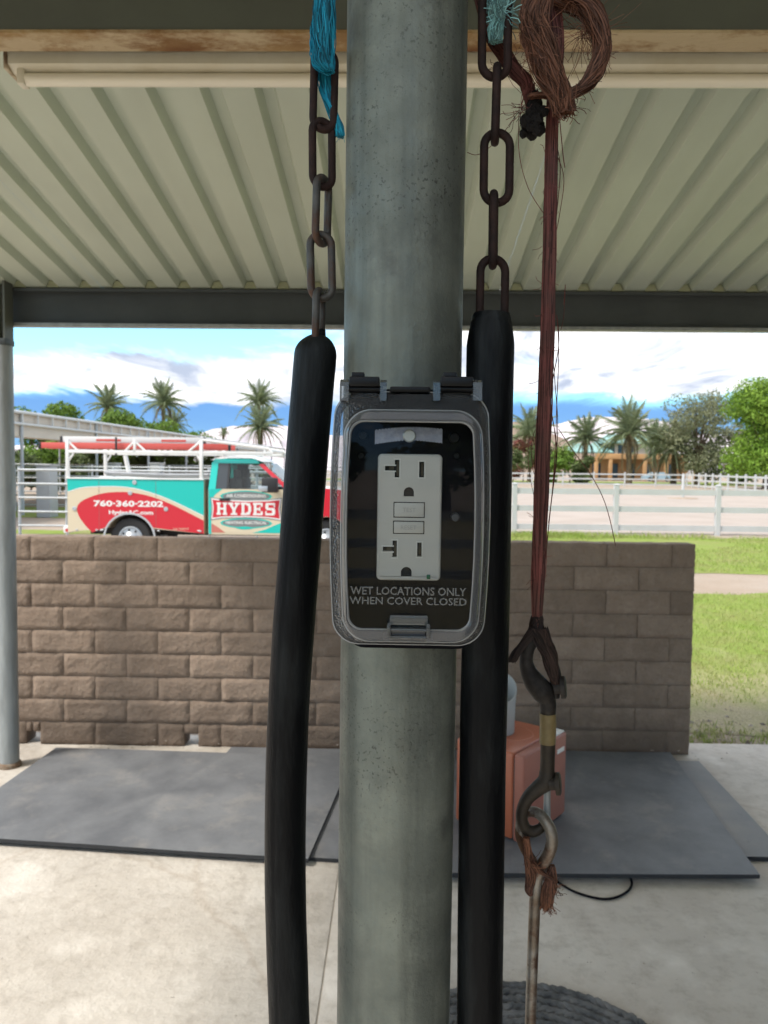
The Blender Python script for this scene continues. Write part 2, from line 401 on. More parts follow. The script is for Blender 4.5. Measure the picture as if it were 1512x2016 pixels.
# ------------------------------------------------------------------ canopy
def roof_extra(nt, lk, mp, noi, rmp, mix, cur, b):
    return mix(rmp(noi(.8, 5), [(.45, 0), (.75, .5)]), cur, (.43,.46,.36))
MAT['roof'] = M_('white painted roof sheet', (.55,.61,.51), .5, 0, .4, (.48,.535,.45), 2.0, extra=roof_extra, stretch=(1,.3,1))
MAT['roofcap'] = M_('foam closure', (.34,.36,.24), .9)
MAT['beam'] = M_('grey painted steel', (.10,.11,.092), .55, .0, .4, (.085,.09,.078), 3, .1, 20)
MAT['beam2'] = M_('dark grey painted steel', (.06,.07,.073), .55, 0, .4, (.045,.054,.057), 3, .1, 20)
def rust_extra(nt, lk, mp, noi, rmp, mix, cur, b):
    return mix(rmp(noi(3.5, 9, .75), [(.50, 0), (.60, 1)]), cur, (.50,.40,.26))
MAT['rustflange'] = M_('rusty flange', (.17,.075,.03), .85, 0, .3, (.36,.24,.11), 5, .5, 60, 8, stretch=(.5,1,1), extra=rust_extra)
CANOPY = thing('canopy', 'open shelter with ribbed white metal roof on grey steel beams', 'canopy', (0, 0, 0))
FARY, RIDGEY, SL, ZF = 4.62, 2.30, .17, 2.885
ZR = ZF + SL*(FARY-RIDGEY)
PITCH = .197
def roof_sheet(x0, ya, za, yb, zb):
    """three ribs wide; trapezoid ribs stand up from the pan"""
    prof = [(0, 0)]
    for k in range(4):
        c = PITCH*(k+.5); prof += [(c-.040, 0), (c-.021, .044), (c+.021, .044), (c+.040, 0)]
    prof.append((4*PITCH, 0)); vs, fs = [], []
    t = .0012
    for (y, z) in ((ya, za), (yb, zb)):
        for dz in (0, t):
            vs += [(x0 + px, y, z + pz + dz) for px, pz in prof]
    n = len(prof)
    for i in range(n-1):
        fs += [(i, i+1, 2*n+i+1, 2*n+i), (n+i, 3*n+i, 3*n+i+1, n+i+1), (i, n+i, n+i+1, i+1), (2*n+i, 2*n+i+1, 3*n+i+1, 3*n+i)]
    return MB().add(vs, fs).build('roof_sheet', MAT['roof'], CANOPY, smooth=0)
RX0 = U(560, 577, FARY).x - PITCH*(.5+9)
for k in range(13):
    x0 = RX0 + k*4*PITCH + .0005*k
    roof_sheet(x0, RIDGEY-.06, ZR + .001*(k % 2), FARY+.42, ZF - SL*.42 + .001*(k % 2))
    roof_sheet(x0, -.35, ZR-.17*(RIDGEY+.35) + .001*(k % 2)+.004, RIDGEY-.07, ZR-.01 + .001*(k % 2)+.004)
RX1 = RX0 + 52*PITCH
rc = MB(); rc.prism([(RIDGEY-.16, ZR+.03), (RIDGEY-.06, ZR+.06), (RIDGEY+.08, ZR+.03), (RIDGEY+.08, ZR+.036), (RIDGEY-.06, ZR+.068), (RIDGEY-.16, ZR+.036)], RX0, RX1, Matrix(((0,1,0),(1,0,0),(0,0,1))))
rc.build('ridge_cap', MAT['roof'], CANOPY)
# foam closures that plug the ribs over the far beam
cap0 = None
for k in range(52):
    c = RX0 + PITCH*(k+.5)
    if cap0 is None:
        cap0 = MB().prism([(-.037, 0), (-.0195, .041), (.0195, .041), (.037, 0)], -.012, .012).build('rib_closure', MAT['roofcap'], CANOPY); cap0.location = (c, FARY-.035, ZF+.004)
    else: inst(cap0, CANOPY, (c, FARY-.035, ZF+.004))
# far channel beam, flange and lip toward the floor
zb, zt = U(756, 645, FARY-.06).z, ZF-.004
bm_ = MB(); XT = Matrix(((0,1,0),(1,0,0),(0,0,1)))     # (y,z) profile run along x
bm_.prism([(FARY, zb), (FARY+.005, zb), (FARY+.005, zt), (FARY-.06, zt), (FARY-.06, zt-.018), (FARY-.056, zt-.018), (FARY-.056, zt-.005), (FARY, zt-.005)], RX0+.1, RX1-.1, XT)
bm_.build('eave_beam', MAT['beam2'], CANOPY)
MB().prism([(FARY-.06, zb-.0045), (FARY-.0005, zb-.0045), (FARY-.0005, zb), (FARY-.055, zb), (FARY-.055, zb+.014), (FARY-.06, zb+.014)], RX0+.1, RX1-.1, XT).build('beam_lip', MAT['galv2'], CANOPY)
# near beam: web toward the camera, rusty bottom flange
n0, n1 = U(756, 64, 2.16), U(756, 97, 2.25)
zn = (n0.z + n1.z)/2; NY0, NY1 = n0.y, n1.y
MB().prism([(NY0, zn+.004), (NY0+.006, zn+.004), (NY0+.006, ZR-.035), (NY0, ZR-.035)], RX0+.1, RX1-.1, XT).build('ridge_beam', MAT['beam'], CANOPY)
MB().prism([(NY0-.004, zn-.005), (NY1, zn-.005), (NY1, zn+.0035), (NY0-.004, zn+.0035)], RX0+.1, RX1-.1, XT).build('beam_flange', MAT['rustflange'], CANOPY)
# left post: pipe, splice plate and bracket
lp = G(19, 1508); px_ = lp.x; py_ = lp.y
pr = .056
MB().lathe([(pr, .0), (pr, 2.53)], (px_, py_, 0), n=24).build('post', MAT['galv2'], CANOPY)
MB().lathe([(pr+.012, 0), (pr+.010, .02), (pr+.001, .03)], (px_, py_, 0.001), n=24).build('post_base', M_('rusty collar', (.14,.08,.045), .9, 0, .3, (.25,.2,.15), 30), CANOPY)
MB().bbox((px_-.02, py_, 2.53+.02), (.13, .11, .035), .004).build('post_cap', MAT['beam2'], CANOPY)
MB().box((px_-.035, py_+.0, 2.53+.20), (.012, .10, .34)).box((px_+.035, py_, 2.53+.20), (.012, .10, .34)).box((px_, py_+.03, 2.53+.2), (.058, .008, .33)).build('post_bracket', MAT['beam'], CANOPY)
o2 = MB().lathe([(pr, .0), (pr, 2.66)], (3.6, py_, 0), n=24).build('post', MAT['galv2'], CANOPY)
zk = ZR-.17*(RIDGEY-.51)-.012
MB().prism([(.482, zk-.09), (.542, zk-.09), (.542, zk), (.482, zk-.008)], RX0+.1, RX1-.1, XT).build('eave_beam', MAT['beam2'], CANOPY)
MB().lathe([(.039, .0), (.039, zk-.092)], (3.4, .512, 0), n=24).build('post', MAT['galv2'], CANOPY)

# ------------------------------------------------------------------ fluorescent strip light
MAT['enamel'] = M_('aged cream enamel', (.68,.65,.54), .42, 0, .5, (.60,.55,.42), 5, .15, 30)
MAT['tubeglass'] = M_('unlit fluorescent tube', (.80,.76,.64), .25, 0, .5)
f0 = U(22, 112, 2.33); fx0 = f0.x; fz = U(756, 106, 2.33).z; fx1 = 1.52
LF = thing('strip_light', 'unlit cream fluorescent strip light under the rusty beam flange', 'light fixture', ((fx0+fx1)/2, 2.36, fz))
hl = (fx1-fx0)/2
lb = MB(); lb.loft([[Vector((x, -.052, -.008)), Vector((x, -.048, 0)), Vector((x, .048, 0)), Vector((x, .052, -.008)), Vector((x, .052, -.040)), Vector((x, .020, -.052)), Vector((x, -.020, -.052)), Vector((x, -.052, -.040))] for x in (-hl, hl)], True, True)
lb.build('housing', MAT['enamel'], LF, smooth=25)
for sg in (-1, 1):
    MB().bbox((sg*(hl-.03), -.018, -.068), (.022, .04, .045), .003).build('lamp_holder', MAT['enamel'], LF)
    MB().bbox((sg*(hl+.006), 0, -.026), (.012, .112, .06), .003).build('end_plate', M_('chipped cream end plate', (.55,.47,.33), .6, 0, .4, (.16,.10,.06), 30), LF)
MB().tube([(-hl+.04, -.018, -.071), (hl-.04, -.018, -.071)], .019, 16).build('tube', MAT['tubeglass'], LF)

# ------------------------------------------------------------------ slump block wall
def blk_extra(nt, lk, mp, noi, rmp, mix, cur, b):
    oi = nt.nodes.new('ShaderNodeObjectInfo'); mr = nt.nodes.new('ShaderNodeMapRange'); lk(oi.outputs['Random'], mr.inputs[0])
    mr.inputs[3].default_value = .86; mr.inputs[4].default_value = 1.12
    c = mix(rmp(noi(34, 8, .75), [(.5, 0), (.72, .5)]), cur, (.16,.11,.08))
    c = mix(rmp(noi(9, 7, .7), [(.52, 0), (.75, .55)]), c, (.38,.30,.235))
    g = nt.nodes.new('ShaderNodeNewGeometry'); s = nt.nodes.new('ShaderNodeSeparateXYZ'); lk(g.outputs['Position'], s.inputs[0])
    ma = nt.nodes.new('ShaderNodeMath'); ma.operation = 'MULTIPLY_ADD'; lk(noi(5, 6), ma.inputs[0]); ma.inputs[1].default_value = .55; lk(s.outputs[2], ma.inputs[2])
    c = mix(rmp(ma.outputs[0], [(.38, .62), (.66, 0)]), c, (.12,.09,.07))      # darker brown toward the foot, edge broken by noise
    return mix(1.0, c, mr.outputs[0], 'MULTIPLY')
MAT['block'] = M_('slump block', (.285,.215,.165), .93, 0, .2, (.235,.175,.133), 6, 1.0, 38, 10, extra=blk_extra, bdist=.010)
MAT['mortar'] = M_('mortar', (.19,.145,.115), .95, 0, .2, (.15,.115,.09), 20, .5, 90)
WY = 4.87; BH, BP = .1480, .1525; BL = .4135
wr = U(1364, 1300, WY).x
zb0 = U(756, 1482, WY).z
WALL = thing('block_wall', 'low brown slump block wall across the back of the shelter', 'wall', (wr, WY, 0))
def block(x0, x1, row, seed, z0=None, h=BH, depth=.15, endround=False):
    """one block: pillowed split face toward the camera"""
    ln = x1 - x0; nx = max(5, int(ln/.018)); nz = 9 if h > .1 else 5
    z0 = row*BP if z0 is None else z0; vs, fs = [], []
    for j in range(nz+1):
        for i in range(nx+1):
            u, v = i/nx, j/nz
            x = x0 + ln*u; z = z0 + h*v
            ex = min(u*ln, (1-u)*ln); ez = min(v*h, (1-v)*h); e = min(ex, ez*1.1)
            d = .011*math.exp(-(e/.0045)) if e < .03 else 0
            q = noise.noise(Vector((x*9+seed, z*14, seed*1.7)))*.0065 + noise.noise(Vector((x*24+seed, z*30, 7)))*.0045 + noise.noise(Vector((x*60+seed, z*70, 3)))*.0025
            x += noise.noise(Vector((seed*3.1, z*22, u*2)))*.005; zz_ = z + noise.noise(Vector((x*13, seed*2.3, v*2)))*.003
            vs.append((x, d - q*(1 if e > .004 else .4), zz_))
    for j in range(nz):
        for i in range(nx): a = j*(nx+1)+i; fs.append((a, a+1, a+nx+2, a+nx+1))
    # sides back to the rear face
    rim = [i for i in range(nx+1)] + [j*(nx+1)+nx for j in range(1, nz+1)] + [nz*(nx+1)+i for i in range(nx-1, -1, -1)] + [j*(nx+1) for j in range(nz-1, 0, -1)]
    o = len(vs); vs += [(vs[i][0], depth, vs[i][2]) for i in rim]; n = len(rim)
    for k in range(n): k2 = (k+1) % n; fs.append((rim[k], o+k, o+k2, rim[k2]))
    fs.append(tuple(range(o, o+n)))
    return MB().add(vs, fs).build('block', MAT['block'], WALL, smooth=50)
hl1, hl2 = G(65, 1465, .06).x - wr, G(375, 1462, .06).x - wr
wx = lambda px, py: U(px, py, WY).x - wr
h1, h2 = wx(65, 1462), wx(375, 1458)
holes = [(h1-.05, h1+.045), (h2-.045, h2+.05)]
LEFT = -4.75
for row in range(9):
    e = 0.0; xj = -.150 if (8-row) % 2 == 0 else -.357
    x1, x0 = e, xj; k = 0
    while x1 > LEFT:
        x0c = max(x0, LEFT); a, b_ = x0c+.003, x1-.003
        if row == 0:
            segs = [(a, b_)]
            for (p, q) in holes:
                ns = []
                for (s0, s1) in segs:
                    if q <= s0 or p >= s1: ns.append((s0, s1)); continue
                    if p-s0 > .03: ns.append((s0, p))
                    if s1-q > .03: ns.append((q, s1))
                    hs, he = max(p, s0), min(q, s1)
                    if he-hs > .02: block(hs+.001, he-.001, row, 50+hs, z0=.085, h=BH-.085)
                segs = ns
            for (s0, s1) in segs: block(s0, s1, row, row*7.3+k*3.1)
        else: block(a, b_, row, row*7.3+k*3.1)
        x1 = x0; x0 -= BL; k += 1
for (a, b_) in ((LEFT, holes[0][0]), (holes[0][1], holes[1][0]), (holes[1][1], -.012)):
    MB().box(((a+b_)/2, .074, .5*(9*BP-.012)), (b_-a, .124, 9*BP-.012)).build('mortar', MAT['mortar'], WALL)
for (a, b_) in holes: MB().box(((a+b_)/2, .074, .5*(.09+9*BP-.012)), (b_-a, .124, 9*BP-.012-.09)).build('mortar', MAT['mortar'], WALL)

# ------------------------------------------------------------------ rubber mats
def mat_extra(nt, lk, mp, noi, rmp, mix, cur, b):
    c = mix(rmp(noi(2.2, 8, .7), [(.42, 0), (.70, .6)]), cur, (.225,.23,.238))
    c = mix(rmp(noi(3.2, 9, .75), [(.52, 0), (.74, .55)]), c, (.33,.305,.275))
    return mix(rmp(noi(30, 4, .7), [(.62, 0), (.75, .5)]), c, (.09,.095,.105))
MAT['mat'] = M_('dusty rubber mat', (.115,.12,.130), .6, 0, .45, (.16,.165,.175), 4, .35, 120, 5, extra=mat_extra, bdist=.002)
MAT['mat2'] = M_('pale dusty rubber mat', (.20,.20,.205), .7, 0, .4, (.27,.26,.25), 3, .35, 120, 5, extra=mat_extra, bdist=.002)
MAT['matedge'] = M_('rubber mat edge', (.022,.023,.026), .8)
def rmat(label, pts, z0, t, top='mat', sag=0.0):
    """pts: corners on the floor, counter-clockwise; top slightly uneven"""
    c = sum((Vector(p) for p in pts), Vector())/4
    o = thing('rubber_mat', label, 'mat', (c.x, c.y, z0), 'rubber mats on the concrete')
    n = 16; vs, fs = [], []
    for j in range(n+1):
        for i in range(n+1):
            u, v = i/n, j/n
            p = (Vector(pts[0])*(1-u)+Vector(pts[1])*u)*(1-v) + (Vector(pts[3])*(1-u)+Vector(pts[2])*u)*v - c
            ed = min(u, 1-u, v, 1-v)
            vs.append((p.x, p.y, t + noise.noise(Vector((p.x*1.7, p.y*1.7, z0*90)))*.0035 - (.002 if ed == 0 else 0)))
    for j in range(n):
        for i in range(n): a = j*(n+1)+i; fs.append((a, a+1, a+n+2, a+n+1))
    MB().add(vs, fs).build('surface', MAT[top], o, smooth=60)
    rim = [i for i in range(n+1)] + [j*(n+1)+n for j in range(1, n+1)] + [n*(n+1)+i for i in range(n-1, -1, -1)] + [j*(n+1) for j in range(n-1, 0, -1)]
    m = MB(); k = len(rim)
    lo = [Vector((vs[i][0], vs[i][1], 0.001)) for i in rim]; mid = [Vector((vs[i][0], vs[i][1], vs[i][2]-.0005)) for i in rim]
    m.loft([lo, mid], True, False).build('edge', MAT['matedge'], o, smooth=20)
    return o
def line_x(p, q, r, s):
    p, q, r, s = [Vector((v.x, v.y)) for v in (p, q, r, s)]
    d1, d2 = q-p, s-r; t = ((r-p).x*d2.y - (r-p).y*d2.x)/(d1.x*d2.y - d1.y*d2.x); x = p + d1*t
    return Vector((x.x, x.y, 0))
zA = .045
f1, f2 = G(0, 1650, zA), G(600, 1689, zA)          # front edge
l1, l2 = G(0, 1549, zA), G(100, 1478, zA)          # left edge
r1, r2 = G(607, 1688, zA), G(664, 1558, zA)        # right edge
k1, k2 = G(190, 1473, zA), G(640, 1487, zA)        # back edge
fd = (f2-f1).normalized(); fl_ = line_x(f1, f2, l1, l2)
rmat('large dusty grey rubber mat left of the post, lying on top', [fl_, line_x(f1, f2, r1, r2), line_x(k1, k2, r1, r2), line_x(k1, k2, l1, l2)], .023, .021)
zB = .022
bA = G(585, 1703, zB); bB = G(680, 1703, zB)
rmat('rubber mat partly hidden under the large left mat, behind the post', [Vector((bA.x-.75, bA.y+.14, 0)), Vector((bB.x+.42, bB.y+.02, 0)), Vector((bB.x+.5, 4.82, 0)), Vector((bA.x-.62, 4.83, 0))], .0005, .0215)
zC = .046
c_fl, c_fr = G(820, 1719, zC), G(1496, 1722, zC)
c_r2 = G(1340, 1502, zC)
rmat('dusty grey rubber mat in front of the salmon refrigerator', [c_fl, c_fr, Vector((c_r2.x, 4.80, 0)), Vector((c_fl.x+.12, 4.78, 0))], .0265, .021)
zD = .024
d1, d2, d3 = G(1440, 1686, zD), G(1376, 1498, zD), G(1512, 1643, zD)
dr = line_x(d2, d3, d1, d1 + Vector((1, .01, 0)))
rmat('pale rubber mat under the right mat, its black front edge showing', [Vector((d1.x-1.0, d1.y, 0)), dr, d2, Vector((d1.x-.95, d2.y, 0))], .0005, .025, 'mat2')

# ------------------------------------------------------------------ gravel along the slab edge
MAT['pebble'] = M_('pale pebbles', (.40,.35,.30), .9, 0, .3, (.22,.18,.15), 30, island=.5)
gv, gf = [], []
def pebble(x, y, z, r):
    o = len(gv); a = random.random()*6.28
    for (ux, uy, uz) in ((1,0,0),(0,1,0),(-1,0,0),(0,-1,0),(0,0,.7),(0,0,-.3)):
        k = r*random.uniform(.7, 1.25); gv.append((x+(ux*math.cos(a)-uy*math.sin(a))*k, y+(ux*math.sin(a)+uy*math.cos(a))*k, z+uz*k))
    for q in ((0,1,4),(1,2,4),(2,3,4),(3,0,4),(1,0,5),(2,1,5),(3,2,5),(0,3,5)): gf.append(tuple(i+o for i in q))
for _ in range(2600):
    y = 5.13 + abs(random.gauss(0, .32)); x = random.uniform(-1, 6.5); pebble(x, y, gh(x, y)+.008, random.uniform(.003, .011) if random.random() < .92 else random.uniform(.014, .026))
for _ in range(60): pebble(random.uniform(-2.0, 2.2), random.uniform(4.78, 4.86), .05 if random.random() < .3 else .004, random.uniform(.003, .008))
for _ in range(90): pebble(random.uniform(-1.6, 2.4), random.uniform(2.2, 3.4), .0015, random.uniform(.0012, .003))
tag(MB().add(gv, gf).build('gravel', MAT['pebble'], smooth=0, fix=False), 'loose pale gravel and grit along the edge of the concrete', 'gravel', kind='stuff')
tf = []
for _ in range(260):
    cx_, cy_ = random.uniform(1.75, 4.2), 5.12 + abs(random.gauss(0, .22))
    for _ in range(random.randint(4, 12)): tf.append((cx_+random.gauss(0, .02), cy_+random.gauss(0, .015), random.uniform(.02, .07), .0025))
blades('edge_grass', tf, 'dry grass tufts between the gravel and the concrete edge')

# ================================================================== NEAR THINGS
# ------------------------------------------------------------------ galvanized post
PY = .512
pt, pb = U(802.5, 0, PY), U(773.5, 2016, PY); ax = (pt-pb)/(pt.z-pb.z)
p0 = pb + ax*(0-pb.z); p1 = pb + ax*(ZR-.17*(RIDGEY-PY)-.02-pb.z)
PR = .0392
POST = thing('steel_post', 'weathered galvanized steel pipe post carrying the outlet box', 'post', p0)
b = MB(); nseg = 60; loops = []
for i in range(nseg+1):
    c = (p1-p0)*(i/nseg); l = []
    for j in range(64):
        a = 2*math.pi*j/64; r = PR + noise.noise(Vector((math.cos(a)*1.5, math.sin(a)*1.5, c.z*2.5)))*.0004
        if abs(a - 4.82) < .06: r += .0007          # weld seam facing the camera
        l.append(c + Vector((math.cos(a)*r, math.sin(a)*r, 0)))
    loops.append(l)
b.loft(loops, True, True).build('pipe', MAT['galv'], POST)
MB().lathe([(PR+.045, 0), (PR+.045, .008), (PR+.004, .010), (PR+.002, .016)], (0,0,.0005), n=32).build('base_plate', MAT['galv2'], POST)

# ------------------------------------------------------------------ outlet box with in-use cover
RY = .400
O = U(806, 1018, RY); tilt = math.atan2(ax.x, 1.0)
BOX = thing('outlet_box', 'black weatherproof outlet box with clear bubble cover on the post', 'outlet', O)
BOX.rotation_euler = (0, tilt, 0)
RI = Matrix.Rotation(-tilt, 3, 'Y')
def Lp(px, py, Y=RY):
    v = RI @ (U(px, py, Y) - O); return v.x, v.z
MAT['stipple'] = clear_mat('stippled clear frame', (.62,.65,.66), .14, 1.55, .24, (.19,.20,.21), bump=1.8)
MAT['rim'] = clear_mat('smoky clear rim', (.80,.83,.85), .06, 1.6, .17, (.42,.44,.46))
MAT['pane'] = clear_mat('clear polycarbonate', (.92,.93,.93), .012, 1.34)
MAT['tab'] = clear_mat('clear hinge tab', (.62,.64,.64), .05, 1.55, .14, (.45,.47,.47))
MAT['device'] = M_('white device plastic', (.52,.515,.47), .4, 0, .4, (.50,.495,.45), 60)
MAT['slot'] = M_('slot darkness', (.02,.018,.015), .6)
MAT['brass'] = M_('dull contact', (.10,.085,.06), .5, .6)
# back box on the post
x0, zt_ = Lp(690, 770, .425); x1, zb_ = Lp(930, 1268, .425)
bx = MB(); cxb, czb = (x0+x1)/2, (zt_+zb_)/2
bx.loft([rrect((x1-x0)/2, (zt_-zb_)/2, .010, y, cxb, czb) for y in (.012, .070)], True, True)
bx.build('back_box', MAT['blackmatte'], BOX)
# saddle strap between box and pipe
MB().bbox((cxb-.006, .0735, czb), (.05, .010, .09), .002).build('mount', MAT['blackmatte'], BOX)
# black mounting plate around the receptacle
wl, wt = Lp(684, 816, .402); wr_, wb = Lp(930, 1252, .402)
MB().loft([rrect((wr_-wl)/2, (wt-wb)/2, .010, y, (wl+wr_)/2, (wt+wb)/2) for y in (.0055, .0115)], True, True).build('plate', MAT['blackmatte'], BOX)
cxw, czw = (wl+wr_)/2, (wt+wb)/2
# plate details: knock-out bosses and a moulded post
for (px, py, r) in ((714, 857, 9.5), (896, 861, 11), (711, 897, 7), (900, 897, 7)):
    x, z = Lp(px, py); rr = r*.4/F
    MB().lathe([(rr, .0056), (rr, .0040), (rr*.8, .0036), (rr*.78, .0050)], (x, 0, z), 'Y', 20).build('boss', MAT['blackplastic'], BOX)
x, z = Lp(896, 1018); MB().lathe([(.0023, .0056), (.0022, -.003), (.0018, -.0034)], (x, 0, z), 'Y', 16).build('boss', M_('grey moulded pin', (.05,.05,.055), .3), BOX)
# receptacle: face with real slots
RC = bpy.data.objects.new('receptacle', None); COL.objects.link(RC); RC.parent = BOX; RC['label'] = 'white duplex ground fault receptacle'
def rect(px0, py0, px1, py1):
    a = Lp(px0, py0); c = Lp(px1, py1); return [min(a[0], c[0]), min(a[1], c[1]), max(a[0], c[0]), max(a[1], c[1])]
face = rect(744, 893, 867, 1144)
holes_ = [rect(777.5, 905, 786, 940), rect(758, 917, 777.5, 926.5), rect(825.5, 909, 835, 940), rect(795, 959, 815, 977.5),
          rect(773, 1064, 781, 1097), rect(753.5, 1076, 773, 1085.5), rect(821.5, 1068, 830, 1096), rect(789.5, 1116, 810.5, 1136)]
holes_[1][2] = holes_[0][0]; holes_[5][2] = holes_[4][0]
fb = MB()
X = sorted(set([face[0]+.0022, face[2]-.0022] + [v for h in holes_ for v in (h[0], h[2])])); Z = sorted(set([face[1]+.0022, face[3]-.0022] + [v for h in holes_ for v in (h[1], h[3])]))
def inh(x, z): return any(h[0] < x < h[2] and h[1] < z < h[3] for h in holes_)
yf = -.0
for i in range(len(X)-1):
    for j in range(len(Z)-1):
        xa, xb, za, zb2 = X[i], X[i+1], Z[j], Z[j+1]
        if inh((xa+xb)/2, (za+zb2)/2): continue
        fb.add([(xa, yf, za), (xb, yf, za), (xb, yf, zb2), (xa, yf, zb2)], [(0,1,2,3)])
        for (xm, zm, q) in ((xa-1e-5, (za+zb2)/2, [(xa,za),(xa,zb2)]), (xb+1e-5, (za+zb2)/2, [(xb,za),(xb,zb2)]), ((xa+xb)/2, za-1e-5, [(xa,za),(xb,za)]), ((xa+xb)/2, zb2+1e-5, [(xa,zb2),(xb,zb2)])):
            if inh(xm, zm): (ua, va), (ub, vb) = q; fb.add([(ua, yf, va), (ub, yf, vb), (ub, yf+.0055, vb), (ua, yf+.0055, va)], [(0,1,2,3)])
hx, hz, fcx, fcz = (face[2]-face[0])/2, (face[3]-face[1])/2, (face[0]+face[2])/2, (face[1]+face[3])/2
# rounded border
def border(o, y, r): return rrect(hx-o, hz-o, r, y, fcx, fcz, 6)
l_in = []
for p in border(.0012, yf, .0022): l_in.append(p)
fb.loft([border(0, .0055, .0025), border(0, .0012, .0025), border(.0004, .0004, .0024), l_in])
inn = [Vector((min(max(p.x, face[0]+.0022), face[2]-.0022), yf, min(max(p.z, face[1]+.0022), face[3]-.0022))) for p in l_in]
fb.loft([l_in, inn])
fb.build('face', MAT['device'], RC, smooth=0)
MB().box((fcx, .0052, fcz), (2*hx-.003, .001, 2*hz-.003)).build('slot_bottom', MAT['slot'], RC)
# chamfer frames around the blade slots, arches over the ground holes, brass inside
for k, h in enumerate(holes_):
    if k in (3, 7):
        cxh = (h[0]+h[2])/2; rr = (h[2]-h[0])/2; cz_ = h[3]-rr
        for sg in (-1, 1):
            poly = [(cxh+sg*rr*1.0, h[3]+.00002)] + [(cxh+sg*rr*math.cos(a), cz_+rr*math.sin(a)) for a in [R(90*i/6) for i in range(7)]]
            MB().prism(poly, yf+.0001, yf+.005).build('ground_arch', MAT['device'], RC)
    else:
        t = .0007; m = MB()
        sides = [(h[0]-t, h[1]-t, h[2]+t, h[1]), (h[0]-t, h[3], h[2]+t, h[3]+t), (h[2], h[1], h[2]+t, h[3])]
        if k not in (0, 4): sides.append((h[0]-t, h[1], h[0], h[3]))
        if k in (1, 5): sides = sides[:2]
        for (a, c, d, e) in sides: m.box(((a+d)/2, yf-.0001, (c+e)/2), (d-a, .0003, e-c))
        m.build('slot_frame', M_('slot bevel', (.60,.60,.55), .4) if k == 0 else bpy.data.materials['slot bevel'], RC)
        MB().box(((h[0]*.35+h[2]*.65), .0040, (h[1]+h[3])/2), ((h[2]-h[0])*.5, .001, (h[3]-h[1])*.85)).build('contact', MAT['brass'], RC)
# test and reset buttons
def letters(s, size, mat, parent, x, z, y, name='lettering', ext=.00025, off=0.0, spc=1.0, wide=1.0, align='CENTER', h=None, w_=None):
    cu = bpy.data.curves.new(name, 'FONT'); cu.body = s; cu.size = size; cu.extrude = ext; cu.offset = off; cu.space_character = spc
    cu.align_x = align; cu.align_y = 'CENTER'; cu.resolution_u = 2
    t = bpy.data.objects.new(name, cu); COL.objects.link(t)
    bpy.context.view_layer.update(); dg = bpy.context.evaluated_depsgraph_get()
    me = bpy.data.meshes.new_from_object(t.evaluated_get(dg)); COL.objects.unlink(t); bpy.data.objects.remove(t)
    xs_ = [v.co.x for v in me.vertices]; ys_ = [v.co.y for v in me.vertices]
    mw, mh = max(xs_)-min(xs_), max(ys_)-min(ys_); mx, my = (max(xs_)+min(xs_))/2, (max(ys_)+min(ys_))/2
    fx = (w_/mw) if w_ else wide; fz_ = (h/mh) if h else 1.0
    for v in me.vertices: v.co = Vector(((v.co.x-mx)*fx, -v.co.z, (v.co.y-my)*fz_))
    me.materials.clear(); me.materials.append(mat); me.name = name
    o = bpy.data.objects.new(name, me); COL.objects.link(o); o.parent = parent; o.location = (x, y, z); return o
MAT['emboss'] = M_('embossed lettering shade', (.38,.38,.36), .5)
for (q, s) in ((rect(776, 989, 835, 1018.5), 'TEST'), (rect(775, 1026, 834, 1050.5), 'RESET')):
    w2, h2 = q[2]-q[0], q[3]-q[1]; cx2, cz2 = (q[0]+q[2])/2, (q[1]+q[3])/2
    MB().box((cx2, -.0000, cz2), (w2+.0006, .0004, h2+.0006)).build('button_gap', MAT['slot'], RC)
    bt = MB().bbox((cx2, -.0003, cz2), (w2-.0003, .0014, h2-.0003), .0004).build('button', MAT['device'], RC)
    letters(s, .0032, MAT['emboss'], bt, cx2, cz2, -.00104, ext=.00006)
q = rect(840, 1131, 847, 1140); MB().bbox(((q[0]+q[2])/2, -.0001, (q[1]+q[3])/2), (q[2]-q[0], .001, q[3]-q[1]), .0003).build('indicator', M_('green indicator', (.0,.10,.035), .25), RC)
# paper strap under the cover, with its screw
sa = Lp(738, 859, .396); sb = Lp(871, 857, .396)
pts = []; nn = 44
up, dn = [], []
for i in range(nn+1):
    t = i/nn; x = sa[0]+(sb[0]-sa[0])*t; z = sa[1] + (sb[1]-sa[1])*t + .0012*math.sin(math.pi*t)
    j = .00035*(1 if i % 2 else -1)
    up.append((x, z+.0033+j)); dn.append((x, z-.0034+j*.8 - .0006*abs(2*t-1)))
MB().prism(dn + up[::-1], -.0032, -.0027).build('strap', M_('translucent white strap', (.38,.40,.48), .3, 0, .5, (.26,.28,.35), 300), BOX)
x, z = Lp(806, 858, .396); MB().lathe([(.0034, -.0032), (.0034, -.0042), (.0028, -.0048)], (x, 0, z), 'Y', 20).box((x, -.0049, z), (.0052, .0003, .0007)).build('screw', M_('zinc screw', (.5,.5,.46), .35, .6), BOX)
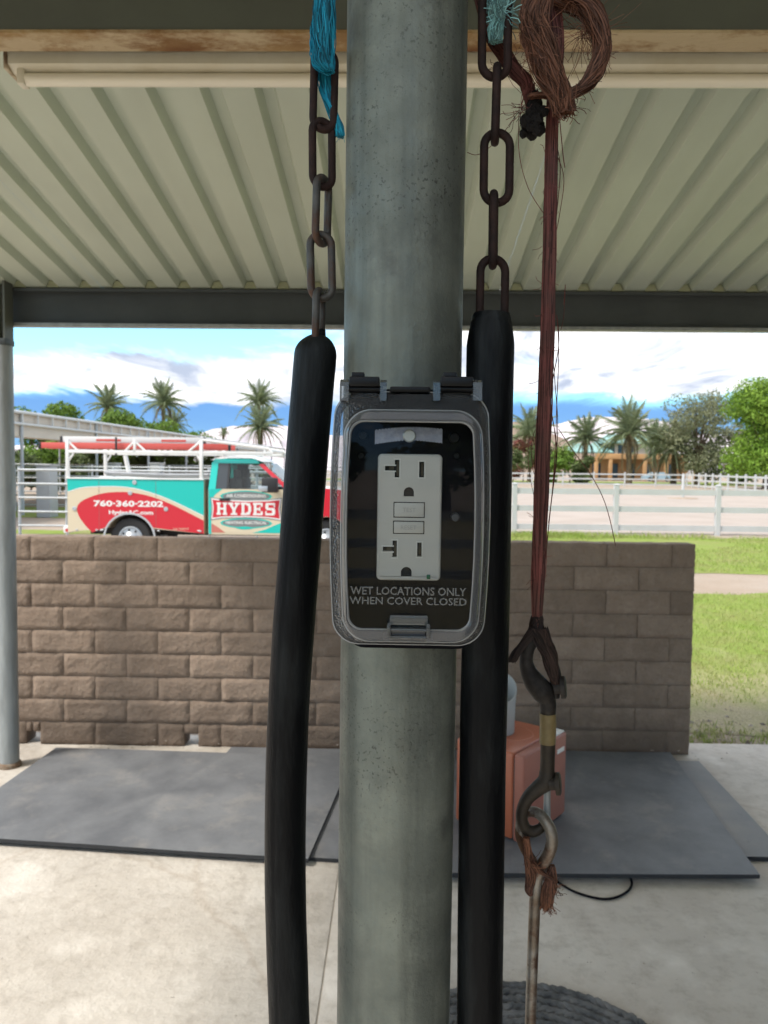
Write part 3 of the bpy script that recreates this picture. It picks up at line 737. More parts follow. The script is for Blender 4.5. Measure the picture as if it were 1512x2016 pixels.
# --- clear cover
CV = bpy.data.objects.new('cover', None); COL.objects.link(CV); CV.parent = BOX; CV['label'] = 'clear plastic bubble cover, closed'
ol, ot = Lp(654, 772, .408); or_, ob = Lp(957, 1268, .408)
ocx, ocz, ohw, ohh = (ol+or_)/2, (ot+ob)/2, (or_-ol)/2, (ot-ob)/2
dl, dt = Lp(673, 806, .385); dr_, db = Lp(946, 1262, .385)
dcx, dcz, dhw, dhh = (dl+dr_)/2, (dt+db)/2, (dr_-dl)/2, (dt-db)/2
pl, pt_ = Lp(683, 828, .374); pr_, pb_ = Lp(932, 1243, .374)
pcx, pcz, phw, phh = (pl+pr_)/2, (pt_+pb_)/2, (pr_-pl)/2, (pt_-pb_)/2
BU = .07
def lp_(hw, hh, r, y, cx_, cz_): return rrect(hw/(1+BU), hh, r, y, cx_, cz_, 9, BU)
fr = MB()
fr.loft([lp_(ohw-.002, ohh-.002, .012, .0215, ocx, ocz), lp_(ohw, ohh, .013, .018, ocx, ocz), lp_(ohw, ohh, .013, .0045, ocx, ocz), lp_(ohw-.0015, ohh-.0015, .013, .0015, ocx, ocz),
         lp_(dhw+.0022, dhh+.0022, .013, .0008, dcx, dcz), lp_(dhw+.0006, dhh+.0006, .013, -.001, dcx, dcz)])
fr.build('frame', MAT['stipple'], CV)
rm = MB()
rm.loft([lp_(dhw+.0005, dhh+.0005, .013, -.0008, dcx, dcz), lp_(dhw, dhh, .013, -.015, dcx, dcz), lp_(dhw-.0006, dhh-.0006, .0125, -.0215, dcx, dcz), lp_(dhw-.0018, dhh-.0018, .0115, -.0242, dcx, dcz), lp_(phw+.0010, phh+.0010, .0065, -.0252, pcx, pcz), lp_(phw, phh, .006, -.0246, pcx, pcz)])
rm.build('rim', MAT['rim'], CV)
b1 = MB()      # bright moulded bead where the window meets the rim
def beadloop(o, y): return lp_(phw+o, phh+o, .0062, y, pcx, pcz)
b1.loft([beadloop(.0004, -.0254), beadloop(.0000, -.0259), beadloop(-.0005, -.0254), beadloop(-.0005, -.0247)])
EDGE_HL = clear_mat('edge highlight', (.75,.77,.78), .04, 1.6, .38, (.62,.64,.65))  # whitish lines painted in as highlights along the cover edges
b2 = MB(); b2.loft([lp_(dhw-.0006+o_, dhh-.0006+o_, .0125, y_, dcx, dcz) for o_, y_ in ((.0002, -.0210), (.0004, -.0217), (.0001, -.0222), (-.0002, -.0222))]); b2.build('edge_highlight_line', EDGE_HL, CV)
b3 = MB(); b3.loft([lp_(ohw+o_, ohh+o_, .013, y_, ocx, ocz) for o_, y_ in ((.0001, .0052), (.0005, .0045), (.0003, .0038), (-.0002, .0036))]); b3.build('edge_highlight_line', EDGE_HL, CV)
b1.build('bead', clear_mat('bead', (.7,.72,.72), .05, 1.6, .34, (.55,.57,.57)), CV)
pn = MB()
k0 = lp_(phw, phh, .006, -.0245, pcx, pcz); pn.add(k0, [tuple(range(len(k0)))])
pn.build('window', MAT['pane'], CV, smooth=0)
# pale painted highlight line at the outer frame edge
MAT['frosted'] = clear_mat('frosted lettering', (.5,.52,.52), .12, 1.5, .26, (.42,.44,.45))
for s, a, c, hh_ in (('WET LOCATIONS ONLY', (690, 1157), (918, 1172), 16), ('WHEN COVER CLOSED', (688, 1177), (919, 1191), 15)):
    xa, za = Lp(*a, .374); xb, zb3 = Lp(*c, .374)
    letters(s, .1, MAT['frosted'], CV, (xa+xb)/2, (za+zb3)/2, -.0249, ext=.0004, off=.0012, h=hh_*.374/F, w_=xb-xa)
# latch
a = Lp(763, 1212, .372); c = Lp(846, 1258, .372)
lc, lz, lw, lh = (a[0]+c[0])/2, (a[1]+c[1])/2, c[0]-a[0], a[1]-c[1]
lt = MB().bbox((lc, -.0270, lz+lh*.30), (lw*.9, .003, lh*.42), .0006).build('latch', MAT['tab'], CV)
m = MB(); m.bbox((lc, -.0262, lz-lh*.10), (lw, .0085, .0016), .0005); m.bbox((lc-lw*.46, -.0275, lz-lh*.12), (.0020, .007, lh*.62), .0005); m.bbox((lc+lw*.46, -.0275, lz-lh*.12), (.0020, .007, lh*.62), .0005)
m.bbox((lc, -.0262, lz-lh*.44), (lw*.98, .006, .0016), .0005); m.build('latch_frame', MAT['tab'], lt)
MB().box((lc, -.0258, lz-lh*.27), (lw*.78, .0012, lh*.22)).build('latch_shadow', M_('latch shade', (.06,.065,.085), .15), lt)  # dark strip painted as the shade inside the latch
for s_ in (-1, 1):
    MB().box((lc+s_*lw*.22, -.018, lz-lh*.60), (lw*.38, .010, .0018)).build('latch_slot', MAT['blackplastic'], lt)
    MB().bbox((lc+s_*lw*.50, -.010, lz-lh*.72), (.0045, .010, .0045), .0006).build('latch_foot', MAT['tab'], lt)
# hinges
def hinge(px0, px1, tabs):
    hy = .402
    x0h, z0h = Lp(px0, 742, hy); x1h, z1h = Lp(px1, 779, hy); hc = (x0h+x1h)/2
    h = bpy.data.objects.new('hinge', None); COL.objects.link(h); h.parent = BOX
    MB().bbox((hc, .004, z0h-.0026), (x1h-x0h, .010, .0052), .0007).bbox((hc-.0035, .006, z0h+.0008), ((x1h-x0h)*.42, .008, .0035), .0005).build('knuckle', MAT['blackplastic'], h)
    MB().bbox((hc, .008, (z0h+z1h)/2-.001), (x1h-x0h-.0015, .010, .0085), .0006).build('leaf', MAT['blackplastic'], h)
    MB().tube([(x0h-.002, .003, z0h-.0062), (x1h+.002, .003, z0h-.0062)], .0019, 12).build('pin', MAT['blackplastic'], h)
    for (ta, tb, top) in tabs:
        xa, za = Lp(ta, top, hy); xb, zb4 = Lp(tb, 790, hy)
        ht = za-zb4; yy = [(.012, 0), (.012, ht*.78), (.008, ht*.97), (.004, ht), (0, ht*.85), (-.001, 0)]
        m = MB(); m.loft([[Vector((xx, y, zb4+z)) for (y, z) in yy] for xx in (xa, xb)], True, True); m.build('tab', MAT['tab'], h, smooth=20)
hinge(688, 747, ((670, 687, 746), (749, 761, 747)))
hinge(868, 930, ((853, 866, 748), (931, 948, 747)))
xa, za = Lp(768, 765, .41); xb, _ = Lp(846, 765, .41)
MB().bbox(((xa+xb)/2, .008, za-.0012), (xb-xa, .014, .0030), .0008).build('lip', MAT['blackplastic'], BOX)

# ------------------------------------------------------------------ chains in rubber hose
MAT['rustchain'] = M_('rusty chain', (.040,.020,.016), .75, .2, .3, (.018,.011,.010), 90, .5, 420, 5, bdist=.001)
def chain_extra(nt, lk, mp, noi, rmp, mix, cur, b):
    return mix(rmp(noi(40, 6, .7), [(.48, 0), (.62, .9)]), cur, (.085,.040,.022))
MAT['steelchain'] = M_('weathered chain', (.10,.095,.085), .55, .4, .4, (.05,.048,.045), 60, .3, 420, 5, extra=chain_extra, bdist=.001)
def link_loop(L_, W_, r):
    hl_, hw_ = L_/2-r-(W_/2-r), W_/2-r; P = []
    for i in range(13): a = R(180*i/12); P.append((hw_*math.cos(a), 0, hl_+hw_*math.sin(a)))
    for i in range(13): a = R(180+180*i/12); P.append((hw_*math.cos(a), 0, -hl_+hw_*math.sin(a)))
    return P
def chain_link(parent, mat, top, bot, Wpx, rot, Y, dy=0.0, rpx=7.6):
    a, c = U(*top, Y), U(*bot, Y); mid = (a+c)/2; Ln = (a-c).length
    r = rpx*Y/F; Wd = Wpx*Y/F
    m = MB(); m.tube(link_loop(Ln, Wd, r), r, 12, closed=True)
    a0 = link_loop(Ln, Wd, r)
    o = m.build('link', mat, parent); d = (a-c).normalized()
    o.matrix_parent_inverse = Matrix.Identity(4)
    q = Vector((0,0,1)).rotation_difference(d)
    o.matrix_basis = Matrix.Translation(mid + Vector((0, dy, 0)) - parent.location) @ q.to_matrix().to_4x4() @ Matrix.Rotation(R(rot), 4, 'Z')
    return o
HY = .500
CL = thing('hose_covered_chain', 'grey chain in a black rubber hose, left of the post', 'chain', U(621, 690, HY))
for top, bot, rot, mt in (((640, 92), (636, 263), 20, 'rustchain'), ((634, 231), (635, 376), 30, 'rustchain'), ((636, 343), (632, 487), 62, 'steelchain'), ((631, 454), (634, 595), 8, 'steelchain'), ((629, 565), (626, 690), 80, 'steelchain')):
    chain_link(CL, MAT[mt], top, bot, 56, rot, HY)
def resample(P, step):
    acc = [0.0]
    for i in range(1, len(P)): acc.append(acc[-1] + (P[i]-P[i-1]).length)
    out_, s, k = [], 0.0, 0
    while s < acc[-1]:
        while k < len(P)-2 and acc[k+1] < s: k += 1
        t = (s-acc[k])/max(1e-9, acc[k+1]-acc[k]); out_.append(P[k]*(1-t)+P[k+1]*t); s += step
    return out_
def hose(parent, pts, rpx, Y, dome=True, cut=0.0, nm='hose'):
    P = resample(catmull([U(x, y, Y) - parent.location for x, y in pts], 40), .0012); r = rpx*Y/F; rs = []; Q = []; s = 0
    for i, p in enumerate(P):
        s = i*.0012
        if dome and s < r: rr_ = r*math.sqrt(max(0.03, 1-((r-s)/r)**2))
        else: rr_ = r*(1-cut*max(0, 1-s/.022)**1.5)
        if s > .05 and i % 6: continue
        Q.append(p); rs.append(rr_*(1+.012*noise.noise(Vector((s*30, rpx, 0)))))
    seam = lambda i, a: (1.0 - .035*math.exp(-((a-3.55)/.07)**2)) * (1 + .010*noise.noise(Vector((math.cos(a)*1.3, math.sin(a)*1.3, i*.06+rpx))) + (0 if dome or i > 5 else .05*noise.noise(Vector((a*2.2, i*.5, 4)))))
    return MB().tube(Q, rs, 72, prof=seam).build(nm, MAT['rubber'], parent, smooth=60)
zend = lambda p, Y: p
hose(CL, [(622, 658), (621, 700), (608, 850), (592, 1060), (577, 1250), (567, 1420), (562, 1600), (562, 1750), (566, 1900), (571, 2050), (582, 2300), (600, 2600)], 41.5, HY)
sk = MB(); c0 = U(630, 657, HY) - CL.location; sk.lathe([(.0040, -.0045), (.0036, .0025), (.0028, .003)], c0, n=12); sk.build('hose_nipple', MAT['rubber'], CL)
HY2 = .505
CR = thing('hose_covered_chain', 'rust brown chain in a black rubber hose, right of the post', 'chain', U(968, 640, HY2))
for top, bot, rot in (((975, -35), (974, 161), 4), ((979, 125), (974, 287), 84), ((979, 253), (977, 408), 3), ((972, 374), (970, 531), 86), ((971, 501), (968, 660), 10)):
    chain_link(CR, MAT['rustchain'], top, bot, 66 if rot < 20 else 64, rot, HY2, rpx=8.2)
hose(CR, [(968, 618), (965, 700), (962, 850), (960, 1000), (957, 1200), (952, 1400), (948, 1650), (945, 1900), (944, 2100), (944, 2400), (946, 2700)], 46.5, HY2, False, .24)
c0 = U(968, 618, HY2) - CR.location
MB().tube([c0+Vector((0,0,-.01)), c0+Vector((0,0,.0003)), c0+Vector((0,0,.0012))], [.0105, .0105, .006], 20, prof=lambda i, a: 1+.10*math.sin(3*a)+.05*math.sin(7*a)).build('hose_end', MAT['rubber'], CR)

# ------------------------------------------------------------------ baling twine
def twine_mat(n, c, v): return M_(n, c, .6, 0, .3, v, 60, island=.75, trans=.12)
MAT['blue'] = twine_mat('blue twine', (.005,.19,.30), (.01,.26,.38))
MAT['teal'] = twine_mat('faded teal twine', (.16,.33,.32), (.22,.40,.40))
MAT['red'] = twine_mat('faded red twine', (.165,.050,.042), (.11,.045,.035))
MAT['brown'] = twine_mat('brown twine', (.19,.085,.050), (.12,.055,.035))
MAT['darktw'] = twine_mat('dirty twine', (.035,.018,.013), (.02,.012,.010))
MAT['char'] = M_('charred melted twine', (.012,.010,.009), .8, 0, .3, bump=.6, bscale=200)
MAT['fuzz'] = twine_mat('frayed brown twine', (.17,.070,.035), (.10,.045,.03))
def bundle(m, pts, Y, n, strand=.00042, jit=1.0, k=6, sides=3, yamp=1.0):
    n = int(n*2.1); strand *= .56
    """pts: (px, py, radius px) along the bundle"""
    C_ = catmull([U(p[0], p[1], Y) for p in pts], k)
    rr = []
    for i in range(len(C_)):
        t = i/k; j = min(int(t), len(pts)-2); f_ = t-j; rr.append((pts[j][2]*(1-f_)+pts[j+1][2]*f_)*Y/F)
    for _ in range(n):
        a, ra = random.random()*6.28, math.sqrt(random.random()); tw = random.gauss(0, .5)*jit; ph = random.random()*9
        P = []
        for i, c in enumerate(C_):
            an = a + tw*i/len(C_)*2 + .22*math.sin(i*.35+ph)*jit; q = rr[i]*ra*(1+.12*math.sin(i*.5+ph))
            P.append(c + Vector((math.cos(an)*q, math.sin(an)*q*yamp, .3*q*math.sin(ph))))
        m.tube(P, strand*random.uniform(.7, 1.3), sides)
    return m
def wisps(m, c, Y, n, ln, strand=.00016, spread=1.0, down=0.3):
    for _ in range(n):
        p = U(c[0]+random.gauss(0, 6), c[1]+random.gauss(0, 6), Y) + Vector((0, random.gauss(0, .003), 0)); d = Vector((random.gauss(0, 1), random.gauss(0, .5), random.gauss(-down, 1))).normalized()
        P = [p]; s = ln*random.uniform(.4, 1.2)*Y/F/5
        for i in range(5): d = (d + Vector((random.gauss(0, .3), random.gauss(0, .2), random.gauss(-.05, .3)))).normalized(); P.append(P[-1] + d*s)
        m.tube(P, strand, 3)
TB = thing('baling_twine', 'bright blue twine tied to the top of the left chain', 'twine', (0,0,0))
m = bundle(MB(), [(640, -40, 16), (639, 10, 20), (637, 60, 22), (635, 105, 23), (638, 130, 19), (648, 140, 10)], HY-.012, 150, .0006)
m.build('strands', MAT['blue'], TB, fix=False)
m = bundle(MB(), [(640, 120, 12), (640, 160, 13), (646, 195, 11), (657, 225, 9), (666, 250, 9), (670, 268, 8)], HY+.004, 80, .0006)
wisps(m, (668, 258), HY, 10, 20); m.build('tail', MAT['blue'], TB, fix=False)
TT = thing('baling_twine', 'faded teal frayed twine knotted in the top right chain link', 'twine', (0,0,0))
m = bundle(MB(), [(984, -40, 20), (984, 0, 24), (980, 25, 20), (978, 45, 13), (976, 62, 15), (976, 80, 11)], HY2+.002, 150, .0006)
wisps(m, (985, 25), HY2, 70, 38, .0003); m.build('strands', MAT['teal'], TT, fix=False)
TY = .53
TR = thing('baling_twine', 'long reddish brown twine looped at the top, holding the snap hook', 'twine', (0,0,0))
m = bundle(MB(), [(1072, -60, 30), (1078, 0, 26), (1090, 90, 18), (1090, 180, 12), (1086, 280, 11), (1083, 420, 12), (1080, 560, 12), (1076, 700, 13), (1070, 850, 13.5), (1064, 1000, 13.5), (1060, 1120, 13), (1057, 1200, 10), (1058, 1235, 9)], TY, 170, .00062, .7)
for q in range(14): wisps(m, (1085-2*q, 300+65*q), TY-.002, 7, 26, .00018)
m.build('hanging_strands', MAT['red'], TR, fix=False)
m = bundle(MB(), [(1085, -20, 24), (1120, 0, 26), (1160, 25, 24), (1183, 75, 17), (1182, 120, 16), (1160, 160, 16), (1135, 182, 14), (1105, 190, 12), (1070, 188, 9), (1045, 190, 7)], TY-.012, 150, .00062, 1.6)
wisps(m, (1150, 60), TY-.01, 60, 90, .00018)
for q in ((1120, 0), (1175, 60), (1184, 110), (1160, 160), (1125, 185)): wisps(m, q, TY-.012, 22, 34, .0002)
m.build('loop', MAT['brown'], TR, fix=False)
m = bundle(MB(), [(1062, 0, 28), (1050, 40, 27), (1060, 90, 30), (1080, 140, 28), (1100, 185, 24), (1112, 222, 20)], TY-.025, 190, .00058, 1.2)
wisps(m, (1115, 215), TY-.025, 26, 36, .0003); wisps(m, (1070, 60), TY-.03, 30, 80, .00016)
for q in ((1045, 60), (1065, 120), (1095, 190)): wisps(m, q, TY-.028, 26, 40, .0002)
m.build('folded_end', MAT['brown'], TR, fix=False)
m = bundle(MB(), [(940, -20, 12), (965, 60, 13), (985, 100, 15), (1010, 135, 16), (1035, 165, 14), (1042, 190, 12), (1050, 215, 11)], TY-.004, 110, .00055, 1.0)
wisps(m, (1000, 120), TY, 24, 60, .00018); m.build('side_strands', MAT['red'], TR, fix=False)
ck = MB(); c = U(1050, 243, TY-.006)
for _ in range(26):
    p = c + Vector((random.uniform(-.006, .006), random.uniform(-.005, .005), random.uniform(-.007, .007))); r = random.uniform(.0022, .0042)
    bm2 = bmesh.new(); bmesh.ops.create_icosphere(bm2, subdivisions=2, radius=r)
    for v in bm2.verts: v.co *= 1 + .3*noise.noise(v.co*500+p*900)
    bm2.verts.index_update(); ck.add([v.co + p for v in bm2.verts], [[v.index for v in f.verts] for f in bm2.faces]); bm2.free()
ck.tube([U(1050, 185, TY-.004), U(1052, 205, TY-.005), U(1050, 235, TY-.006)], [.0042, .0055, .006], 10)
ck.build('charred_knot', MAT['char'], TR)
m = MB(); wisps(m, (1025, 215), TY-.006, 30, 40, .00022, down=.2); wisps(m, (1060, 170), TY-.006, 10, 40, .0002)
# stray fibres beside the hanging strands
for P in ([(1095,280),(1103,330),(1098,400),(1092,460),(1090,520)], [(1094,300),(1110,350),(1102,420),(1090,480)], [(1098,640),(1100,700),(1096,800),(1094,870),(1088,960),(1080,1030)], [(1088,690),(1093,760),(1098,830),(1095,900),(1086,980),(1078,1060)],
          [(1096,620),(1100,680),(1084,780),(1092,850),(1096,900),(1084,1000),(1074,1100)], [(1060,900),(1047,860),(1040,880),(1042,930),(1055,1000),(1058,1060)], [(1070,905),(1050,885),(1020,865),(1005,860)],
          [(1100,845),(1130,890),(1160,930),(1185,975),(1200,1020),(1212,1075)], [(1022,205),(1022,300),(1040,370),(1070,420)], [(1110,600),(1113,560),(1110,620),(1104,650)], [(1050,930),(1046,880),(1056,850),(1054,980)],
          [(920,300),(935,305),(950,300),(975,280),(1000,250)], [(1100,215),(1108,300),(1112,330)]):
    m.tube(catmull([U(x, y, TY + random.uniform(-.004, .004)) for x, y in P], 7), random.uniform(.00020, .00034), 4)
m.build('stray_fibres', MAT['red'], TR, fix=False)
kn = bundle(MB(), [(1058, 1215, 10), (1056, 1235, 15), (1062, 1250, 17), (1072, 1262, 12)], TY, 90, .0007, 2)
kn = bundle(kn, [(1052, 1240, 10), (1035, 1262, 9), (1018, 1285, 9), (1008, 1302, 8)], TY-.004, 70, .0006)
kn = bundle(kn, [(1060, 1240, 17), (1070, 1265, 18), (1080, 1290, 15), (1088, 1325, 11), (1096, 1348, 8)], TY-.004, 140, .0006)
kn.build('lower_knot', MAT['darktw'], TR, fix=False)

# ------------------------------------------------------------------ double ended snap hook
MAT['bronze'] = M_('grimy bronze', (.050,.040,.029), .6, .4, .4, (.026,.021,.017), 70, .35, 300, 5, bdist=.001)
MAT['darkbronze'] = M_('black grimy bronze', (.012,.010,.009), .65, .2, .35, (.035,.03,.026), 120, .4, 300, 5, bdist=.001)
SH = thing('snap_hook', 'grimy double-ended snap hook with yellow tape hanging from the twine', 'snap hook', (0,0,0))
def pt_tube(m, pts, Y, n=12, k=6):
    P = catmull([U(p[0], p[1], Y + (p[3] if len(p) > 3 else 0)) for p in pts], k); rs = []
    for i in range(len(P)):
        t = i/k; j = min(int(t), len(pts)-2); f_ = t-j; rs.append((pts[j][2]*(1-f_)+pts[j+1][2]*f_)*Y/F)
    return m.tube(P, rs, n)
pt_tube(MB(), [(1079, 1395, 15.5), (1079, 1440, 15.2), (1078, 1500, 14.6), (1077, 1524, 15)], TY, 16).build('shank', MAT['bronze'], SH)
m = MB(); pt_tube(m, [(1079, 1398, 15.5), (1078, 1380, 17), (1068, 1362, 23), (1052, 1342, 21), (1040, 1320, 16), (1036, 1298, 13), (1042, 1272, 13), (1056, 1258, 13), (1072, 1262, 11), (1082, 1278, 10)], TY)
m.build('upper_hook', MAT['darkbronze'], SH)
m = MB(); pt_tube(m, [(1078, 1275, 10), (1086, 1300, 11), (1094, 1335, 12), (1090, 1372, 12)], TY+.001); m.build('upper_gate', MAT['darkbronze'], SH)
def knob(px, py, nm, mt):
    c = U(px, py, TY-.004); d = Vector((.9, -.25, .1)).normalized()
    MB().tube([c-d*.0035, c+d*.001, c+d*.0011, c+d*.004, c+d*.0046], [.0045, .0045, .0078, .0078, .0066], 16).build(nm, MAT[mt], SH)
knob(1101, 1353, 'upper_thumb_stud', 'darkbronze'); knob(1091, 1543, 'lower_thumb_stud', 'bronze')
m = MB(); pt_tube(m, [(1077, 1518, 15), (1075, 1538, 18), (1058, 1553, 15), (1040, 1570, 13), (1029, 1592, 12), (1027, 1612, 12), (1034, 1630, 12), (1048, 1637, 11.5), (1062, 1632, 10), (1068, 1624, 8)], TY)
m.build('lower_hook', MAT['bronze'], SH)
m = MB(); pt_tube(m, [(1078, 1548, 7), (1077, 1580, 7), (1077, 1604, 7.5), (1076, 1618, 6)], TY+.004); m.build('lower_gate', MAT['galv2'], SH)
m = MB(); pt_tube(m, [(1078.5, 1404, 16.6), (1078.6, 1430, 16.6), (1078, 1463, 16.2)], TY, 20); m.build('tape', M_('yellowed tape', (.23,.175,.08), .5, 0, .4, (.15,.11,.045), 60), SH)
# ------------------------------------------------------------------ rod with bent eye
MAT['rod'] = M_('rusty zinc rod', (.30,.29,.26), .45, .55, .5, (.16,.12,.085), 45, .3, 300, 5, extra=chain_extra, bdist=.001)
RD = thing('eye_rod', 'rusty steel rod with a bent eye hooked onto the snap hook', 'rod', (0,0,0))
m = MB(); pt_tube(m, [(1034, 1668, 9, .004), (1026, 1640, 9.5, .004), (1024, 1622, 9.5, .006), (1033, 1603, 10, .008), (1048, 1598, 10.5, .004), (1066, 1606, 11, -.003), (1082, 1630, 11.5, -.009), (1087, 1655, 12, -.010), (1080, 1682, 12, -.008), (1066, 1706, 12, -.005), (1056, 1735, 12, -.002), (1053, 1780, 11.8, 0), (1050, 1850, 11.6, 0), (1046, 1960, 11.4, 0), (1042, 2100, 11.2, 0), (1034, 2400, 11, 0)], TY, 14, 8)
m.build('bar', MAT['rod'], RD)
m = MB(); pt_tube(m, [(1024, 1622, 9.5, .006), (1024, 1645, 10, .004), (1034, 1672, 10, .001), (1048, 1695, 10, -.002), (1054, 1712, 9, -.002)], TY, 12); m.build('bent_end', M_('dark rust', (.06,.032,.02), .8, .2, .4, (.12,.06,.03), 60, .4, 300), RD)
TK = thing('baling_twine', 'short frayed brown twine wound round the rusty rod eye', 'twine', (0,0,0))
m = bundle(MB(), [(1036, 1650, 6), (1040, 1690, 9), (1046, 1720, 11), (1041, 1750, 7), (1044, 1762, 4)], TY-.006, 90, .0005, 2)
m = bundle(m, [(1050, 1700, 7), (1062, 1715, 6), (1076, 1724, 5), (1088, 1732, 5)], TY-.010, 34, .00045)
m = bundle(m, [(1086, 1705, 6), (1084, 1730, 12), (1080, 1755, 14), (1074, 1785, 12)], TY-.003, 150, .0005, 1.4)
wisps(m, (1090, 1750), TY-.003, 80, 20, .0002); wisps(m, (1078, 1785), TY-.003, 40, 18, .0002, down=.8); wisps(m, (1050, 1700), TY-.01, 16, 40, .0002)
m.build('strands', MAT['fuzz'], TK, fix=False)

# ------------------------------------------------------------------ salmon refrigerator, lying by the mat
MAT['salmon'] = M_('salmon enamel', (.40,.115,.052), .38, 0, .5, (.36,.10,.05), 3, .06, 200, coat=.2)
MAT['salmon2'] = M_('salmon enamel door', (.32,.115,.078), .42, 0, .5, (.27,.10,.07), 4, .06, 200)
zm = .048
A = G(1029, 1668, zm); B_ = G(1112, 1604, zm); C__ = G(891, 1641, zm)
dv = (B_-A); dv.z = 0; Wd = dv.length; dv.normalize(); lv = Vector((-dv.y, dv.x, 0))
Dl = max(.30, (C__-A).dot(lv)*1.16); Hh = U(1036, 1490, A.y).z - zm
ang = math.atan2(dv.y, dv.x)
FR = thing('small_refrigerator', 'salmon painted small refrigerator standing on the right rubber mat', 'refrigerator', (A.x, A.y, zm), rz=ang)
# local x along the door face, y toward the left face
dt_ = .055
MB().bbox((Wd/2, dt_+.006+(Dl-dt_-.006)/2, Hh/2+.008), (Wd, Dl-dt_-.006, Hh-.016), .012, 3).build('body', MAT['salmon'], FR)
MB().bbox((Wd/2, dt_/2, Hh/2+.006), (Wd, dt_, Hh-.012), .010, 3).build('door', MAT['salmon2'], FR)
MB().box((Wd/2, dt_+.003, Hh/2), (Wd-.02, .008, Hh-.05)).build('seal', M_('grey door seal', (.10,.085,.075), .8), FR)
MB().bbox((Wd-.07, -.0015, Hh-.075), (.075, .006, .022), .002).build('handle_plate', M_('white handle plate', (.7,.68,.65), .4), FR)
MB().bbox((Wd-.055, .05, Hh+.004), (.10, .075, .012), .003).build('hinge_cover', M_('white hinge cover', (.7,.7,.68), .4), FR)
rg = MB(); rg.tube([(Wd*.55+.11*math.cos(a), Dl*.55+.11*math.sin(a), Hh+.0005) for a in [R(6*i) for i in range(60)]], .0025, 6, closed=True); rg.build('top_ring', M_('pale ring mark', (.48,.20,.13), .5), FR)
for (fx_, fy_) in ((.04, .05), (Wd-.04, .05), (.04, Dl-.04), (Wd-.04, Dl-.04)): MB().lathe([(.014, 0), (.016, .012)], (fx_, fy_, -.0005), n=12).build('foot', MAT['blackplastic'], FR)
# white scoop on the refrigerator
sc = U(984, 1421, A.y+.34); sz = zm+Hh
rS = abs(U(1016, 1421, A.y+.34).x - sc.x); hS = U(1000, 1330, A.y+.34).z - sz
SCP = thing('plastic_jug', 'white plastic jug with cut slanted mouth standing on the refrigerator', 'jug', (sc.x, sc.y, sz))
m = MB(); n = 28; loops = []
for (r, h) in ((rS*.86, 0.001), (rS*.90, .006), (rS*.93, hS*.5)): loops.append([Vector((r*math.cos(2*math.pi*j/n), r*math.sin(2*math.pi*j/n), h)) for j in range(n)])
loops.append([Vector((rS*math.cos(2*math.pi*j/n), rS*math.sin(2*math.pi*j/n), hS*(.80 + .20*math.sin(2*math.pi*j/n)))) for j in range(n)])
loops.append([Vector((rS*.95*math.cos(2*math.pi*j/n), rS*.95*math.sin(2*math.pi*j/n), hS*(.80 + .20*math.sin(2*math.pi*j/n)))) for j in range(n)])
loops.append([Vector((rS*.84*math.cos(2*math.pi*j/n), rS*.84*math.sin(2*math.pi*j/n), .008)) for j in range(n)])
m.loft(loops, True, True); m.build('jug_body', M_('milky plastic', (.45,.47,.47), .4, 0, .5, trans=.25), SCP)
SCP_r = SCP; SCP_r.rotation_euler = (0, 0, R(0))
# ------------------------------------------------------------------ cord on the floor
cp = [G(x, y, .007) for x, y in ((1085, 1727), (1105, 1741), (1130, 1755), (1160, 1765), (1190, 1770), (1215, 1766), (1236, 1754), (1244, 1740), (1240, 1726))]
CC = tag(MB().tube(catmull(cp, 8), .0055, 10).build('power_cord', MAT['blackmatte']), 'black power cord curling out from under the right mat', 'cord')
# ------------------------------------------------------------------ coiled rope mat
MAT['ropemat'] = M_('dusty black rope', (.065,.066,.067), .85, 0, .3, (.17,.165,.16), 18, .6, 160, 6, bdist=.003)
ctop = G(1010, 1926, .028); RR = .535
RM = thing('coiled_rope_mat', 'round dark grey mat of coiled twisted rope at the bottom', 'mat', (ctop.x, ctop.y-RR, 0))
for ring in range(14):
    r = RR-.02-ring*.036
    if r < .03: break
    nst = max(10, int(2*math.pi*r/.030)); m = MB()
    for i in range(nst):            # each twist of the rope is a fat slanted lozenge
        a = 2*math.pi*(i+.13*ring+random.uniform(-.12, .12))/nst; d = Vector((-math.sin(a), math.cos(a), 0)); o_ = Vector((math.cos(a), math.sin(a), 0)); c = o_*(r+random.uniform(-.002, .002))
        z = .019 + random.uniform(-.002, .002); P = []
        for t in (-1, -.6, 0, .6, 1):
            P.append(c + d*(t*.025) + o_*(t*.015*(1 if ring % 2 == 0 else -1)) + Vector((0, 0, z - .002 - .006*t*t)))
        m.tube(P, [.005, .0105, .0128, .0105, .005], 8)
    m.tube([Vector((r*math.cos(R(5*i)), r*math.sin(R(5*i)), .014)) for i in range(72)], .0135, 8, closed=True)
    m.build('rope_ring', MAT['ropemat'], RM, fix=False)
MB().lathe([(RR-.02, .0008), (RR-.02, .010)], (0, 0, 0), n=64).build('backing', MAT['ropemat'], RM)

